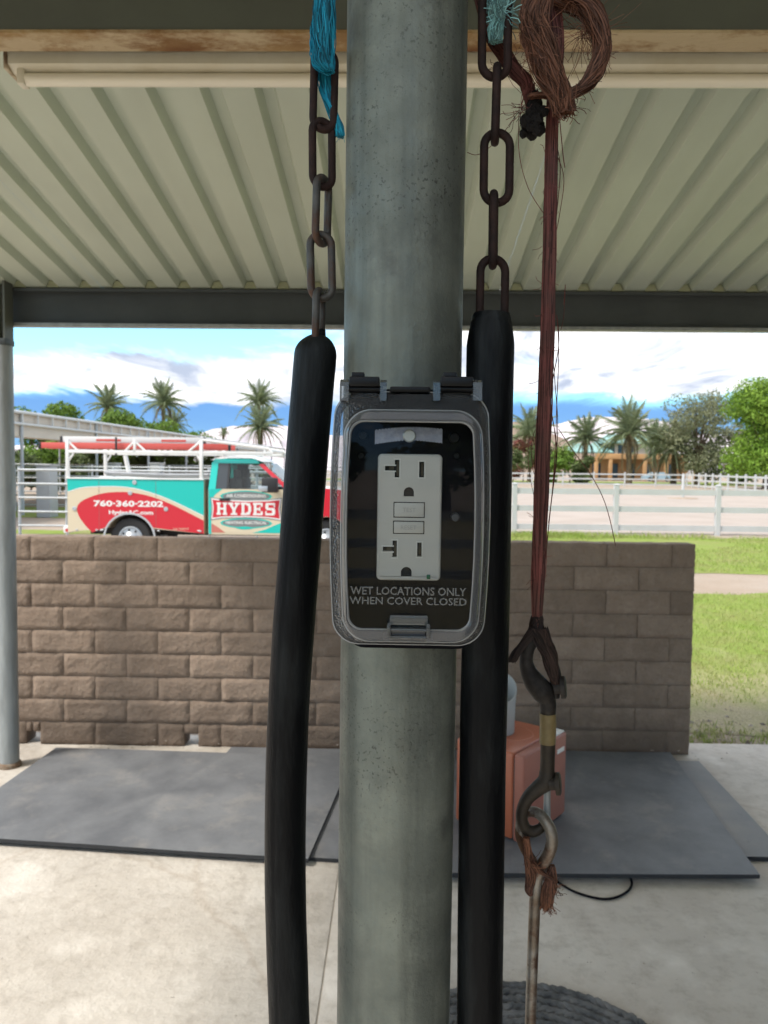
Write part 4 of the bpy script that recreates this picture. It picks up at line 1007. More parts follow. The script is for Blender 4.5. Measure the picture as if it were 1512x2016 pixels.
# ================================================================== OUTDOORS
# ------------------------------------------------------------------ service truck
def paint(n, c, r=.28): return M_(n, c, r, 0, .5, coat=.5)
MAT['p_teal'] = paint('teal paint', (.0,.47,.41)); MAT['p_red'] = paint('red paint', (.55,.012,.030)); MAT['p_cream'] = paint('cream paint', (.62,.54,.39))
MAT['p_white'] = paint('white paint', (.72,.72,.70)); MAT['p_grey'] = paint('grey print', (.17,.19,.19)); MAT['ladred'] = M_('red fibreglass', (.52,.085,.07), .5)
MAT['alu'] = M_('aluminium', (.52,.54,.56), .4, .5); MAT['tyre'] = M_('tyre rubber', (.022,.022,.023), .8); MAT['chrome'] = M_('steel wheel', (.50,.52,.54), .35, .7)
MAT['dark'] = M_('dark trim', (.015,.015,.017), .6); MAT['glass'] = clear_mat('vehicle glass', (.86,.90,.90), .01, 1.45); MAT['seat'] = M_('grey seat cloth', (.06,.06,.065), .9)
TY_ = 14.5; TS = TY_/F*1.003
trk0 = U(255, 1061, TY_)
TG = trk0.z - .40
TRK = thing('service_truck', 'teal, cream and red service truck with ladder rack parked behind the wall', 'truck', (trk0.x, TY_, TG))
def tx(px): return (px-255)*TS
def tz(py, px=255): return .40 - (py-1061)*TS + (px-255)*.0*TS
def tp(*pts): return [(tx(x), tz(y)) for x, y in pts]
WID = 2.0
arch = lambda rr, c=255, k=14: [(tx(c)+rr*math.cos(R(180*i/k)), .40+rr*math.sin(R(180*i/k))) for i in range(k+1)]
def curve2(pts, k=8): return [(p.x, p.z) for p in catmull([Vector((x, 0, z)) for x, z in tp(*pts)], k)]
# service bed: side boxes, floor, inner well
bl, br, bt_, bb = tx(132), tx(403), tz(943), tz(1049)
ar = .475
side = [(bl, bb), (bl, bt_), (br, bt_), (br, bb)] + [p for p in arch(ar) if p[1] > bb]
for y0, y1 in ((0, .45), (WID-.45, WID)):
    MB().prism(side, y0, y1).build('bed_side', MAT['p_cream'] if y0 == 0 else MAT['p_white'], TRK, smooth=20)
MB().box(((bl+br)/2, WID/2, .98), (br-bl-.01, WID-.9, .06)).build('bed_floor', MAT['p_white'], TRK)
MB().box((br-.03, WID/2, (bt_+.9)/2), (.05, WID-.9, bt_-.9)).box((bl+.03, WID/2, (bt_+.9)/2), (.05, WID-.9, bt_-.9)).build('bed_wall', MAT['p_white'], TRK)
MB().bbox(((bl+br)/2, .20, bt_+.013), (br-bl+.01, .44, .026), .006).build('bed_top_rail', MAT['p_white'], TRK)
MB().bbox(((bl+br)/2, WID-.20, bt_+.013), (br-bl+.01, .44, .026), .006).build('bed_top_rail', MAT['p_white'], TRK)
MB().prism([p for p in arch(ar-.005)] , .36, .44).build('wheel_well', MAT['dark'], TRK)
# printed livery on the bed: teal top, white line, red sweep
topc = curve2([(132.7, 968), (160, 960), (195, 957), (235, 957), (270, 961), (310, 972), (350, 988), (403, 1013)])
MB().prism(topc + [(br, bt_), (bl, bt_)], -.0015, .001).build('teal_panel', MAT['p_teal'], TRK, smooth=0)
linec = [(x, z-.022) for x, z in topc]
redtop = curve2([(181, 1049), (168, 1036), (155, 1018), (151, 1003), (155, 992), (170, 982), (195, 973), (225, 968.5), (260, 969), (300, 977), (340, 992), (375, 1009), (403, 1023)])
redp = redtop + [(br, bb)] + [p for p in arch(ar+.035) if p[1] > bb+.0005]
MB().prism(redp, -.002, .001).build('red_panel', MAT['p_red'], TRK, smooth=0)
MB().prism(topc + [(x, z-.016) for x, z in topc[::-1]], -.003, -.001).build('swoosh_line', MAT['p_white'], TRK, smooth=0)
MB().prism([(x, z) for x, z in arch(ar+.034)] + [(x, z) for x, z in arch(ar)][::-1], -.012, .001).build('arch_trim', MAT['alu'], TRK)
for px in (195, 308): MB().box((tx(px), -.0025, (bt_+bb)/2 if px == 195 else (bt_+bb)/2), (.006, .002, (bt_-bb)*(.94) if px == 308 else (bt_-bb)*.94)).build('door_seam', MAT['p_grey'] if px > 400 else M_('panel gap', (.22,.10,.09), .6), TRK)
for (px, py) in ((146, 1002), (257, 970), (266, 949), (328, 1001)):
    MB().lathe([(.042, .0), (.042, -.012), (.030, -.016), (.028, -.010)], (tx(px), 0, tz(py)), 'Y', 16).build('lock', MAT['alu'], TRK)
letters('760·360·2202', .2, MAT['p_white'], TRK, tx(253.5), tz(991), -.003, ext=.001, off=.008, h=12.5*TS, w_=139*TS)
letters('HydesAC.com', .2, MAT['p_white'], TRK, tx(258.5), tz(1009.5), -.003, ext=.001, off=.006, h=11*TS, w_=88*TS)
letters('LIC 968375', .1, MAT['p_cream'], TRK, tx(358), tz(1040), -.003, ext=.001, h=4*TS, w_=30*TS)
for px in (150, 190, 199, 303, 313, 396): MB().bbox((tx(px), -.008, tz(1044)), (.05, .014, .028), .004, 1).build('hinge', MAT['alu'], TRK)
for px in (201, 393): MB().bbox((tx(px), -.005, tz(1043)), (.055, .008, .022), .003, 1).build('reflector', MAT['p_white'], TRK)
for (yy, zz2, r_) in ((.55, 1.64, .03), (.62, 1.60, .024), (.70, 1.63, .035), (1.1, 1.62, .03)): MB().tube([(tx(185), yy, zz2+.03), (tx(300), yy+.02, zz2-.01), (tx(398), yy+.03, zz2)], r_, 8).build('conduit', MAT['alu'], TRK)
# rear bumper lamp, bumper
MB().bbox((bl-.05, .35, .56), (.12, .6, .13), .01).build('rear_bumper', MAT['p_white'], TRK)
MB().lathe([(.035, 0), (.035, -.008)], (bl-.03, .045, .55), 'Y', 14).build('tail_lamp', M_('red lens', (.5,.01,.02), .3), TRK)
MB().box(((bl+tx(700))/2, 1.0, .52), (tx(700)-bl-.4, .8, .16)).build('chassis', MAT['dark'], TRK)
# cab
cbk, cfr = tx(412), tx(572); belt = tz(961); roofz = tz(899)
def cabring(z, inset, xr, xf): return [Vector((xr, inset, z)), Vector((xf, inset, z)), Vector((xf, WID-inset, z)), Vector((xr, WID-inset, z))]
low = [(cbk, tz(1050)), (cbk, belt), (tx(572), belt+.005), (tx(600), belt+.06), (tx(660), belt+.03), (tx(712), belt-.05), (tx(722), belt-.16), (tx(722), tz(1040)), (tx(690), tz(1045))] + [(tx(645)+.47*math.cos(R(a)), .40+.47*math.sin(R(a))) for a in range(15, 181, 15)] + [(tx(590), tz(1050))]
cabm = MB(); cabm.prism(low, .0, WID); cabm.build('cab_body', MAT['p_cream'], TRK, smooth=20)
MB().prism([(tx(572)+.001, belt+.004), (tx(600), belt+.0595), (tx(660), belt+.0295), (tx(712), belt-.05), (tx(722), belt-.16), (tx(722), tz(1008)), (tx(687), tz(1008))] + [(tx(645)+.48*math.cos(R(a)), .40+.48*math.sin(R(a))) for a in (40, 60, 90, 120, 140)] + [(tx(600), tz(1004)), (tx(572), tz(1004))], -.004, WID+.004).build('fender_print', MAT['p_red'], TRK, smooth=20)
MB().prism([(tx(645)+.465*math.cos(R(a)), .40+.465*math.sin(R(a))) for a in range(0, 181, 15)], .36, WID-.36).build('front_wheel_well', MAT['dark'], TRK)
MB().box((tx(722)+.03, WID/2, .95), (.05, WID*.75, .42)).build('grille', MAT['chrome'], TRK)
MB().bbox((tx(722)+.07, WID/2, .62), (.16, WID, .22), .03).build('front_bumper', MAT['chrome'], TRK)
for yy in (.22, WID-.22): MB().bbox((tx(722)+.02, yy, 1.0), (.08, .3, .25), .02).build('headlight', MAT['alu'], TRK)
# greenhouse: pillars, roof, panes
ins = .13
def P3(px, py, y): return Vector((tx(px), y, tz(py)))
def slab(name, mat, quad, th=.03):           # a four-cornered panel with thickness toward the cab's inside
    n = (quad[1]-quad[0]).cross(quad[2]-quad[0]).normalized()*th
    m = MB(); m.add(list(quad) + [q + n for q in quad], [(0,1,2,3),(7,6,5,4),(0,4,5,1),(1,5,6,2),(2,6,7,3),(3,7,4,0)]); return m.build(name, mat, TRK, smooth=0)
for y, yt, sg in ((0, ins, 1), (WID, WID-ins, -1)):
    slab('rear_pillar', MAT['p_teal'], [P3(412, 961, y), P3(426, 961, y), P3(429, 908, yt), P3(416, 908, yt)], -.04*sg)
    slab('side_header', MAT['p_teal'], [P3(416, 909, yt), P3(511, 909, yt), P3(503, 900, yt+.03*sg), P3(422, 900, yt+.03*sg)], -.04*sg)
    slab('front_pillar', MAT['p_red'], [P3(563, 958, y), P3(574, 958, y), P3(518, 909, yt), P3(509, 911, yt)], -.04*sg)
    slab('window_divider', MAT['dark'], [P3(448, 961, y), P3(452, 961, y), P3(453, 909, yt), P3(449, 909, yt)], -.03*sg)
    slab('quarter_pane', M_('tinted glass', (.05,.06,.07), .1), [P3(426, 961, y+.01*sg), P3(448, 961, y+.01*sg), P3(449, 909, yt+.01*sg), P3(429, 909, yt+.01*sg)], -.006*sg)
    slab('side_pane', MAT['glass'], [P3(452, 961, y+.01*sg), P3(563, 959, y+.01*sg), P3(509, 911, yt+.01*sg), P3(453, 909, yt+.01*sg)], -.004*sg)
rf = MB(); rf.loft([[P3(414, 903, ins+.02), P3(422, 898, ins+.1), P3(422, 898, WID-ins-.1), P3(414, 903, WID-ins-.02)], [P3(450, 899, ins+.02), P3(450, 893.5, ins+.1), P3(450, 893.5, WID-ins-.1), P3(450, 899, WID-ins-.02)],
    [P3(495, 899, ins+.02), P3(492, 894, ins+.1), P3(492, 894, WID-ins-.1), P3(495, 899, WID-ins-.02)], [P3(517, 906, ins+.02), P3(515, 903, ins+.1), P3(515, 903, WID-ins-.1), P3(517, 906, WID-ins-.02)]], True, True)
rf.build('cab_roof', MAT['p_white'], TRK, smooth=30)
slab('windscreen', MAT['glass'], [P3(574, 957, .04), P3(574, 957, WID-.04), P3(518, 908, WID-ins), P3(518, 908, ins)], .006)
slab('rear_pane', MAT['glass'], [P3(413, 961, .1), P3(413, 961, WID-.1), P3(417, 906, WID-ins-.05), P3(417, 906, ins+.05)], .006)
MB().box((tx(415), WID/2, belt-.25), (.05, WID-.04, .5)).build('cab_back', MAT['p_teal'], TRK)
for yy in (.5, 1.45):
    MB().bbox((tx(455), yy, 1.28), (.16, .5, .62), .05).bbox((tx(458), yy, 1.66), (.10, .26, .2), .04).build('seat', MAT['seat'], TRK)
MB().bbox((tx(556), WID/2, belt-.02), (.34, WID-.1, .14), .04).build('dashboard', MAT['dark'], TRK)
MB().tube([Vector((tx(528)+.06*math.sin(R(15*i))*.4, .5+.19*math.cos(R(15*i)), belt+.03+.19*math.sin(R(15*i)))) for i in range(24)], .016, 8, closed=True).build('steering_wheel', MAT['dark'], TRK)
# door
DR = MB().prism(tp((418, 960), (568, 960), (572, 1000), (566, 1046), (418, 1046)), -.004, .002).build('door', MAT['p_cream'], TRK, smooth=0)
MB().prism(tp((412.5, 961), (418, 961), (418, 1049), (412.5, 1049)), -.003, .001).build('teal_edge', MAT['p_teal'], DR, smooth=0)
MB().prism(tp((418, 960), (440, 960), (425, 972), (418, 985)), -.006, -.003).build('teal_flash', MAT['p_teal'], DR, smooth=0)
MB().prism(tp((500, 1046), (566, 1046), (570, 1020), (545, 1030), (525, 1039)), -.006, -.003).build('teal_sweep', MAT['p_teal'], DR, smooth=0)
MB().prism(tp((418, 1046), (445, 1046), (432, 1036), (418, 1028)), -.006, -.003).build('red_fade', M_('red halftone print', (.50,.16,.12), .4), DR, smooth=0)
def lens(cx_, cy, w2, h2, k=16): return tp(*[(cx_ + w2*math.cos(2*math.pi*i/k)*abs(math.cos(2*math.pi*i/k))**.25, cy + h2*math.sin(2*math.pi*i/k)) for i in range(k)])
MB().prism(lens(487, 974, 52, 11.5), -.0055, -.003).build('badge_outline', MAT['p_teal'], DR, smooth=0)
MB().prism(lens(487, 1027, 52, 11), -.0055, -.003).build('badge_outline', MAT['p_teal'], DR, smooth=0)
MB().prism(lens(487, 974, 48, 9.5), -.007, -.003).build('badge_bar', MAT['p_grey'], DR, smooth=0)
MB().prism(lens(487, 1027, 48, 8.5), -.007, -.003).build('badge_bar', MAT['p_grey'], DR, smooth=0)
MB().prism(lens(484, 1036.5, 17, 3), -.009, -.003).build('badge_bar', MAT['p_teal'], DR, smooth=0)
MB().prism(tp((416, 976), (440, 979.5), (487, 981), (530, 979.5), (558, 976), (555, 998), (558, 1022), (530, 1018), (487, 1016.5), (440, 1018), (416, 1022), (419, 998)), -.009, -.003).build('badge_edge', MAT['p_grey'], DR, smooth=0)
MB().prism(tp((418, 978), (440, 981), (487, 982.5), (530, 981), (556, 978), (553, 998), (556, 1020), (530, 1016.5), (487, 1015), (440, 1016.5), (418, 1020), (421, 998)), -.011, -.003).build('badge', MAT['p_white'], DR, smooth=0)
MB().prism(tp((420.5, 981), (440, 983.5), (487, 985), (530, 983.5), (553.5, 981), (551, 998), (553.5, 1017), (530, 1014), (487, 1012.5), (440, 1014), (420.5, 1017), (423, 998)), -.0125, -.003).build('badge_field', MAT['p_red'], DR, smooth=0)
# HYDES in slab-serif capitals
GL = {'H': [(0,0,.42,.16),(.58,0,1,.16),(0,.84,.42,1),(.58,.84,1,1),(.09,.0,.33,1),(.67,0,.91,1),(.33,.42,.67,.58)],
      'D': [(0,0,.6,.16),(0,.84,.6,1),(.09,0,.34,1),(.70,.25,.98,.75),(.55,.03,.9,.25),(.55,.75,.9,.97)],
      'E': [(0,0,.9,.16),(0,.84,.9,1),(.09,0,.34,1),(.34,.42,.66,.58),(.74,0,.92,.32),(.74,.68,.92,1),(.58,.32,.70,.68)],
      'S': [(.08,.84,.86,1),(.04,.52,.32,.92),(.12,.42,.88,.60),(.66,.10,.95,.50),(.10,0,.86,.17),(.02,0,.16,.34),(.80,.66,.94,1)],
      'Y': [(-.04,.84,.44,1),(.56,.84,1.04,1),(.37,0,.63,.46),(.2,0,.8,.15)]}
lx0, lx1, lz0, lz1 = tx(427), tx(547), tz(1011), tz(986.5); lw_ = (lx1-lx0)/5
for i, chx in enumerate('HYDES'):
    m = MB(); x_ = lx0 + lw_*i + lw_*.06; ww = lw_*.88; hh_ = lz1-lz0
    for q, (a, c, d, e) in enumerate(GL[chx]): m.box((x_+ww*(a+d)/2, -.0135-.0004*q, lz0+hh_*(c+e)/2), (ww*(d-a), .003, hh_*(e-c)))
    if chx == 'Y':
        m.prism([(x_+ww*.06, lz0+hh_*.86), (x_+ww*.36, lz0+hh_*.86), (x_+ww*.62, lz0+hh_*.40), (x_+ww*.40, lz0+hh_*.36)], -.0185, -.015)
        m.prism([(x_+ww*.70, lz0+hh_*.86), (x_+ww*.92, lz0+hh_*.86), (x_+ww*.62, lz0+hh_*.36), (x_+ww*.46, lz0+hh_*.42)], -.019, -.015)
    m.build('letter', MAT['p_white'], DR, smooth=0)
letters('AIR CONDITIONING', .1, MAT['p_white'], DR, tx(487), tz(973), -.0085, ext=.001, off=.002, h=6*TS, w_=78*TS)
letters('HEATING', .1, MAT['p_white'], DR, tx(464), tz(1026), -.0085, ext=.001, off=.002, h=5.5*TS, w_=34*TS)
letters('ELECTRICAL', .1, MAT['p_white'], DR, tx(506), tz(1026), -.0085, ext=.001, off=.002, h=5.5*TS, w_=43*TS)
MB().bbox((tx(445), -.02, tz(980.5)), (.20, .03, .05), .01).build('door_handle', MAT['dark'], DR)
MB().bbox((tx(537), -.20, tz(951)), (.30, .14, .28), .03).box((tx(548), -.07, tz(962)), (.06, .16, .05)).build('mirror', MAT['dark'], TRK)
MB().bbox((tx(525), -.275, tz(958)), (.17, .012, .10), .004).build('mirror_glass', MAT['chrome'], TRK)
# wheels
def wheel(cx_, y):
    wh = bpy.data.objects.new('wheel', None); COL.objects.link(wh); wh.parent = TRK; wh.location = (tx(cx_), y, .40)
    MB().lathe([(.235, .02), (.30, -.01), (.375, .0), (.398, .03), (.40, .12), (.398, .21), (.37, .245), (.235, .24)], (0,0,0), 'Y', 40).build('tyre', MAT['tyre'], wh)
    MB().lathe([(.24, .018), (.235, -.012), (.222, -.016), (.205, .008), (.14, .004), (.125, -.02), (.075, -.045), (.065, -.055), (.03, -.055)], (0,0,0), 'Y', 40).build('rim', MAT['chrome'], wh)
    for i in range(8):
        a = R(45*i+10); MB().lathe([(.022, .010), (.022, .002)], (.17*math.cos(a), 0, .17*math.sin(a)), 'Y', 10).build('rim_hole', MAT['dark'], wh)
for cx_ in (255, 645):
    wheel(cx_, .06); wheel(cx_, WID-.32)
# ladder rack
RK = bpy.data.objects.new('ladder_rack', None); COL.objects.link(RK); RK.parent = TRK
W = MAT['p_white']
zr, zu = tz(889), tz(864)
for yy in (.05, WID-.05):
    MB().bbox(((tx(130)+tx(537))/2, yy, zr), (tx(537)-tx(130), .05, .06), .008).build('rail', W, RK)
    for px in (131, 397): MB().bbox((tx(px)-.0, yy, (zu+bt_)/2), (.065, .06, zu-bt_), .008).build('upright', W, RK)
    for px, l2 in ((265, 0), (420, 0)):
        if px == 265: MB().bbox((tx(px), yy, (zr+zu)/2), (.05, .05, zu-zr), .006).build('stub', W, RK)
    for (xa, ya, xb, yb) in ((131, 868, 152, 888), (265, 868, 245, 888), (265, 868, 287, 888), (397, 866, 372, 887), (131, 910, 143, 893), (397, 908, 388, 893)):
        MB().tube([(tx(xa), yy, tz(ya)), (tx(xb), yy, tz(yb))], .022, 8).build('brace', W, RK)
    MB().tube([(tx(400), yy, tz(864)), (tx(470), yy, tz(872)), (tx(530), yy, tz(880)), (tx(538), yy, tz(889))], .028, 8).build('front_rail', W, RK)
    MB().tube([(tx(523), yy, tz(880)), (tx(523), yy, tz(895))], .02, 8).build('stub', W, RK)
for px in (131, 265, 397, 530): MB().bbox((tx(px), WID/2, zr+.035 if px != 530 else tz(884)), (.05, WID-.1, .05), .008).build('crossbar', W, RK)
MB().tube([(tx(186), WID-.06, tz(941)), (tx(176), WID-.06, tz(893))], .05, 8).build('upright', W, RK)
MB().bbox((tx(226), .1, (tz(860)+tz(896))/2), (.035, .03, tz(860)-tz(896)), .004).build('strap', MAT['dark'], RK)
# two ladders on the rack
def ladder(name, label, x0_, x1_, zc, y0_, mt, rung, print_):
    o = thing(name, label, 'ladder', (trk0.x + (tx(x0_)+tx(x1_))/2, TY_+y0_, TG+zc), 'ladders on the truck rack')
    ln = tx(x1_)-tx(x0_); hh_ = .115
    for yy in (0, .42):
        MB().bbox((0, yy, 0), (ln, .035, hh_), .006).build('rail', mt, o)
    for i in range(int(ln/.305)):
        xx = -ln/2+.15+i*.305; MB().tube([(xx, .01, 0), (xx, .41, 0)], .016, 8).build('rung', rung, o)
    for sg in (-1, 1): MB().bbox((sg*(ln/2-.02), 0, -.005), (.05, .05, hh_+.02), .006).build('end_cap', MAT['dark'], o)
    return o, ln
lo_, ln = ladder('ladder', 'red fibreglass ladder lying lower on the truck rack', 68, 452, tz(877), .18, MAT['ladred'], MAT['alu'], False)
m_ = MB(); lo2, ln2 = ladder('ladder', 'pale grey ladder lying upper on the truck rack', 108, 400, tz(864.5), .26, M_('pale ladder rail', (.60,.61,.60), .5), MAT['alu'], True)
for dx_ in (-.47, .80): MB().box((dx_, -.0195, -.01), (.48, .003, .045)).build('print_strip', MAT['ladred'], lo2)
lo_['label'] = 'red fibreglass ladder lying lower on the truck rack'

# ------------------------------------------------------------------ white rail fences
def rail_fence(label, pts, hgt, post, rails, rail_h, group, first_free=True):
    """posts at pts (x,y); rails run between them"""
    o = thing('rail_fence', label, 'fence', (pts[0][0], pts[0][1], gh(*pts[0])), group)
    base = Vector(o.location); pm = MB()
    pm.bbox((0, 0, hgt/2-.03), (post, post, hgt+.06), .006, 1); 
    n = post*.56
    pm.add([(-n, -n, hgt), (n, -n, hgt), (n, n, hgt), (-n, n, hgt), (-n, -n, hgt+.02), (n, -n, hgt+.02), (n, n, hgt+.02), (-n, n, hgt+.02), (0, 0, hgt+.06)], [(3,2,1,0),(0,1,5,4),(1,2,6,5),(2,3,7,6),(3,0,4,7),(4,5,8),(5,6,8),(6,7,8),(7,4,8)])
    first = None
    for (x, y) in pts:
        p = Vector((x, y, gh(x, y))) - base
        if first is None: first = pm.build('post', MAT['white'], o); first.location = p
        else: inst(first, o, p)
    for (a, c) in zip(pts, pts[1:]):
        A_ = Vector((a[0], a[1], gh(*a)))-base; B2 = Vector((c[0], c[1], gh(*c)))-base; d = B2-A_; u = d.normalized(); side_ = Vector((-u.y, u.x, 0))*.019
        for rz_ in rails:
            m = MB(); vs = []
            for P_ in (A_+u*post*.45, B2-u*post*.45):
                for s1 in (-1, 1):
                    for s2 in (-1, 1): vs.append(P_ + side_*s1 + Vector((0, 0, rz_*hgt + s2*rail_h/2)))
            m.add(vs, [(0,1,3,2),(4,6,7,5),(0,4,5,1),(2,3,7,6),(0,2,6,4),(1,5,7,3)]); m.build('rail', MAT['white'], o, smooth=0)
    return o
FY = 20.3
fp = [U(px, 1046, FY).x for px in (1012, 1212.5, 1412.5)]; stp = (fp[2]-fp[0])/2
fh = U(1212, 952, FY).z - gh(0, FY) - .05
rail_fence('near white vinyl fence with three rails along the sandy arena', [(fp[0]+stp*k, FY+.012*k) for k in range(-1, 9)], fh, .125, (.87, .52, .14), .15, 'white fences round the arena')
far = [(U(px, 930, 76).x, 76) for px in (985, 1128, 1172, 1216, 1255, 1295, 1345)]
far = [(-4.0+3.05*k, 76.0) for k in range(0, 13)]
cxn = U(1352, 940, 76).x
far = [(cxn-3.05*k, 76.0) for k in range(0, 22)][::-1]
rail_fence('far white rail fence running across behind the arena', far, 1.36, .13, (.88, .53, .16), .14, 'white fences round the arena')
e2 = U(1530, 940, 54)
k_ = 11; side_pts = [(cxn + (e2.x-cxn)*i/k_, 76 + (54-76)*i/k_) for i in range(k_+6)]
rail_fence('white rail fence along the right side of the arena, coming nearer', side_pts, 1.36, .13, (.88, .53, .16), .14, 'white fences round the arena')
# marker pole in the arena
mk = G(1344, 983, .28)
MP = thing('marker_pole', 'short white pole standing alone in the arena sand', 'pole', (mk.x, mk.y, gh(mk.x, mk.y)))
MB().lathe([(.09, 0), (.085, 1.35), (.05, 1.5)], (0,0,0), n=16).build('pole', MAT['white'], MP)
MB().lathe([(.9, 0.001), (.8, .05), (.5, .07), (.05, .075)], (0,0,.006), n=24).build('sand_mound', MAT['dirt'], MP)

# ------------------------------------------------------------------ pipe corral on the left
MAT['pipe'] = M_('grey pipe', (.46,.49,.50), .45, .3, .5, (.38,.40,.41), 2)
def corral(label, x0_, x1_, y, hgt, nr, step, r=.026, dy=0.0):
    o = thing('pipe_corral', label, 'fence', (x0_, y, gh(x0_, y)), 'pipe corrals behind the truck'); n = max(1, round((x1_-x0_)/step))
    pm = MB().tube([(0,0,0), (0,0,hgt+.05)], r*1.35, 10); first = None
    for k in range(n+1):
        p = ((x1_-x0_)*k/n, dy*k/n, 0)
        if first is None: first = pm.build('post', MAT['pipe'], o); first.location = p
        else: inst(first, o, p)
    rm_ = MB().tube([(0, -.05, 0), (x1_-x0_, dy-.05, 0)], r, 8); first = None
    for k in range(nr):
        z = .25 + (hgt-.28)*k/(nr-1)
        if first is None: first = rm_.build('rail', MAT['pipe'], o); first.location = (0, 0, z)
        else: inst(first, o, (0, 0, z))
    return o
c1x, c2x = U(38, 960, 18.2).x, U(600, 960, 18.2).x
corral('grey pipe corral panels right behind the truck', c1x, c2x, 18.2, 1.62, 5, 1.25)
corral('grey pipe corral in the middle distance behind the truck', U(30, 960, 27).x, U(640, 960, 27).x, 27, 1.65, 5, 2.6)
corral('farthest grey pipe corral in front of the green hedge', U(30, 940, 40).x, U(760, 940, 40).x, 40, 1.7, 5, 4)
MAT['tank'] = M_('grey poly tank', (.36,.37,.37), .6)
for lab, px0, px1, pyt, pyb, Y in (('grey feed bin behind the corral, nearest the left post', 70, 98, 917, 953, 24), ('grey feed bin behind the truck bed, left of two', 204, 228, 913, 928, 30), ('grey feed bin behind the truck bed, right of two', 295, 315, 913, 928, 30)):
    a, c = U(px0, pyt, Y), U(px1, pyb, Y); z0 = gh(0, Y)
    o = thing('feed_bin', lab, 'bin', ((a.x+c.x)/2, Y, z0), 'feed bins'); ww = c.x-a.x
    MB().bbox((0, .3, (a.z-z0)/2), (ww, .6, a.z-z0), .03, 2).build('bin_body', MAT['tank'], o)
    MB().bbox((0, .3, a.z-z0+.02), (ww+.05, .66, .05), .015, 2).build('lid', MAT['tank'], o)
# ------------------------------------------------------------------ long barn shade roof receding on the left
MAT['barnroof'] = M_('tan steel roof', (.62,.55,.46), .6, 0, .4, (.58,.51,.43), 1)
MAT['fascia'] = M_('white painted truss', (.62,.63,.62), .5)
n_, f_ = U(42, 812, 25), U(560, 884, 70)
zt2 = n_.z; f_.z = f_.z
BR = thing('shade_barn', 'long open barn with tan roof and white truss receding behind the truck', 'barn', (n_.x, n_.y, gh(0, 25)))
org = Vector(BR.location)
dvv = (f_-n_); back = Vector((-7.5, .6, -.35))
A1, A2 = n_-org, f_-org
rd = dvv.normalized(); A1x = A1 - rd*9
MB().add([A1x, A2, A2+back, A1x+back, A1x+Vector((0,0,.06)), A2+Vector((0,0,.06)), A2+back+Vector((0,0,.06)), A1x+back+Vector((0,0,.06))], [(0,1,2,3),(4,5,6,7),(0,1,5,4),(1,2,6,5),(2,3,7,6),(3,0,4,7)]).build('roof', MAT['barnroof'], BR, smooth=0)
dn_ = .38
MB().tube([A1x+Vector((.04,-.04,.0)), A2+Vector((.04,-.04,0))], .055, 8).build('top_chord', MAT['fascia'], BR)
MB().tube([A1x+Vector((.04,-.04,-dn_)), A2+Vector((.04,-.04,-dn_))], .045, 8).build('bottom_chord', MAT['fascia'], BR)
MB().add([A1x+Vector((-.05,0,0)), A2+Vector((-.05,0,0)), A2+Vector((-.05,0,-dn_-.42)), A1x+Vector((-.05,0,-dn_-.42)), A1x+Vector((-.09,0,0)), A2+Vector((-.09,0,0)), A2+Vector((-.09,0,-dn_-.42)), A1x+Vector((-.09,0,-dn_-.42))], [(0,1,2,3),(4,5,6,7),(0,1,5,4),(2,3,7,6),(1,2,6,5),(0,3,7,4)]).build('fascia_board', MAT['barnroof'], BR, smooth=0)
vb = None; tot = (A2-A1x).length; nv = int(tot/1.0)
for k in range(nv+1):
    p = A1x + (A2-A1x)*(k/nv) + Vector((.05, -.05, -dn_/2))
    if vb is None: vb = MB().box((0,0,0), (.05, .05, dn_)).build('truss_web', MAT['fascia'], BR, smooth=0); vb.location = p
    else: inst(vb, BR, p)
pb2 = None
for k in range(9):
    for q in (Vector((0,0,0)), back*.97):
        p = A1 + (A2-A1)*(k/8) + q; zl = p.z
        MB().tube([(p.x, p.y, -.02), (p.x, p.y, zl-.02)], .055, 8).build('post', MAT['pipe'], BR)

# ------------------------------------------------------------------ vegetation
def leaf_mat(n, c, v, isl=.4): return M_(n, c, .6, 0, .25, v, .5, island=isl, trans=.3)
MAT['leafA'] = leaf_mat('bright leaves', (.20,.31,.04), (.14,.25,.03)); MAT['leafB'] = leaf_mat('dusty olive leaves', (.17,.19,.105), (.21,.215,.13))
MAT['leafC'] = leaf_mat('hedge leaves', (.11,.20,.028), (.16,.24,.04)); MAT['leafD'] = leaf_mat('dark shrub leaves', (.075,.105,.035), (.11,.14,.05))
MAT['leafR'] = leaf_mat('red bougainvillea', (.22,.03,.05), (.10,.10,.03)); MAT['palm'] = leaf_mat('palm leaflets', (.20,.245,.135), (.25,.28,.175), .3)
MAT['leafE'] = leaf_mat('grey green feathery leaves', (.19,.21,.11), (.24,.25,.15))
MAT['dry'] = leaf_mat('dry palm leaflets', (.23,.18,.10), (.16,.13,.07), .3)
MAT['bark'] = M_('bark', (.13,.095,.065), .95, 0, .2, (.09,.065,.045), 3, .8, 12); MAT['palmbark'] = M_('palm trunk', (.17,.125,.085), .95, 0, .2, (.10,.075,.05), 3, .9, 10, stretch=(1,1,3))
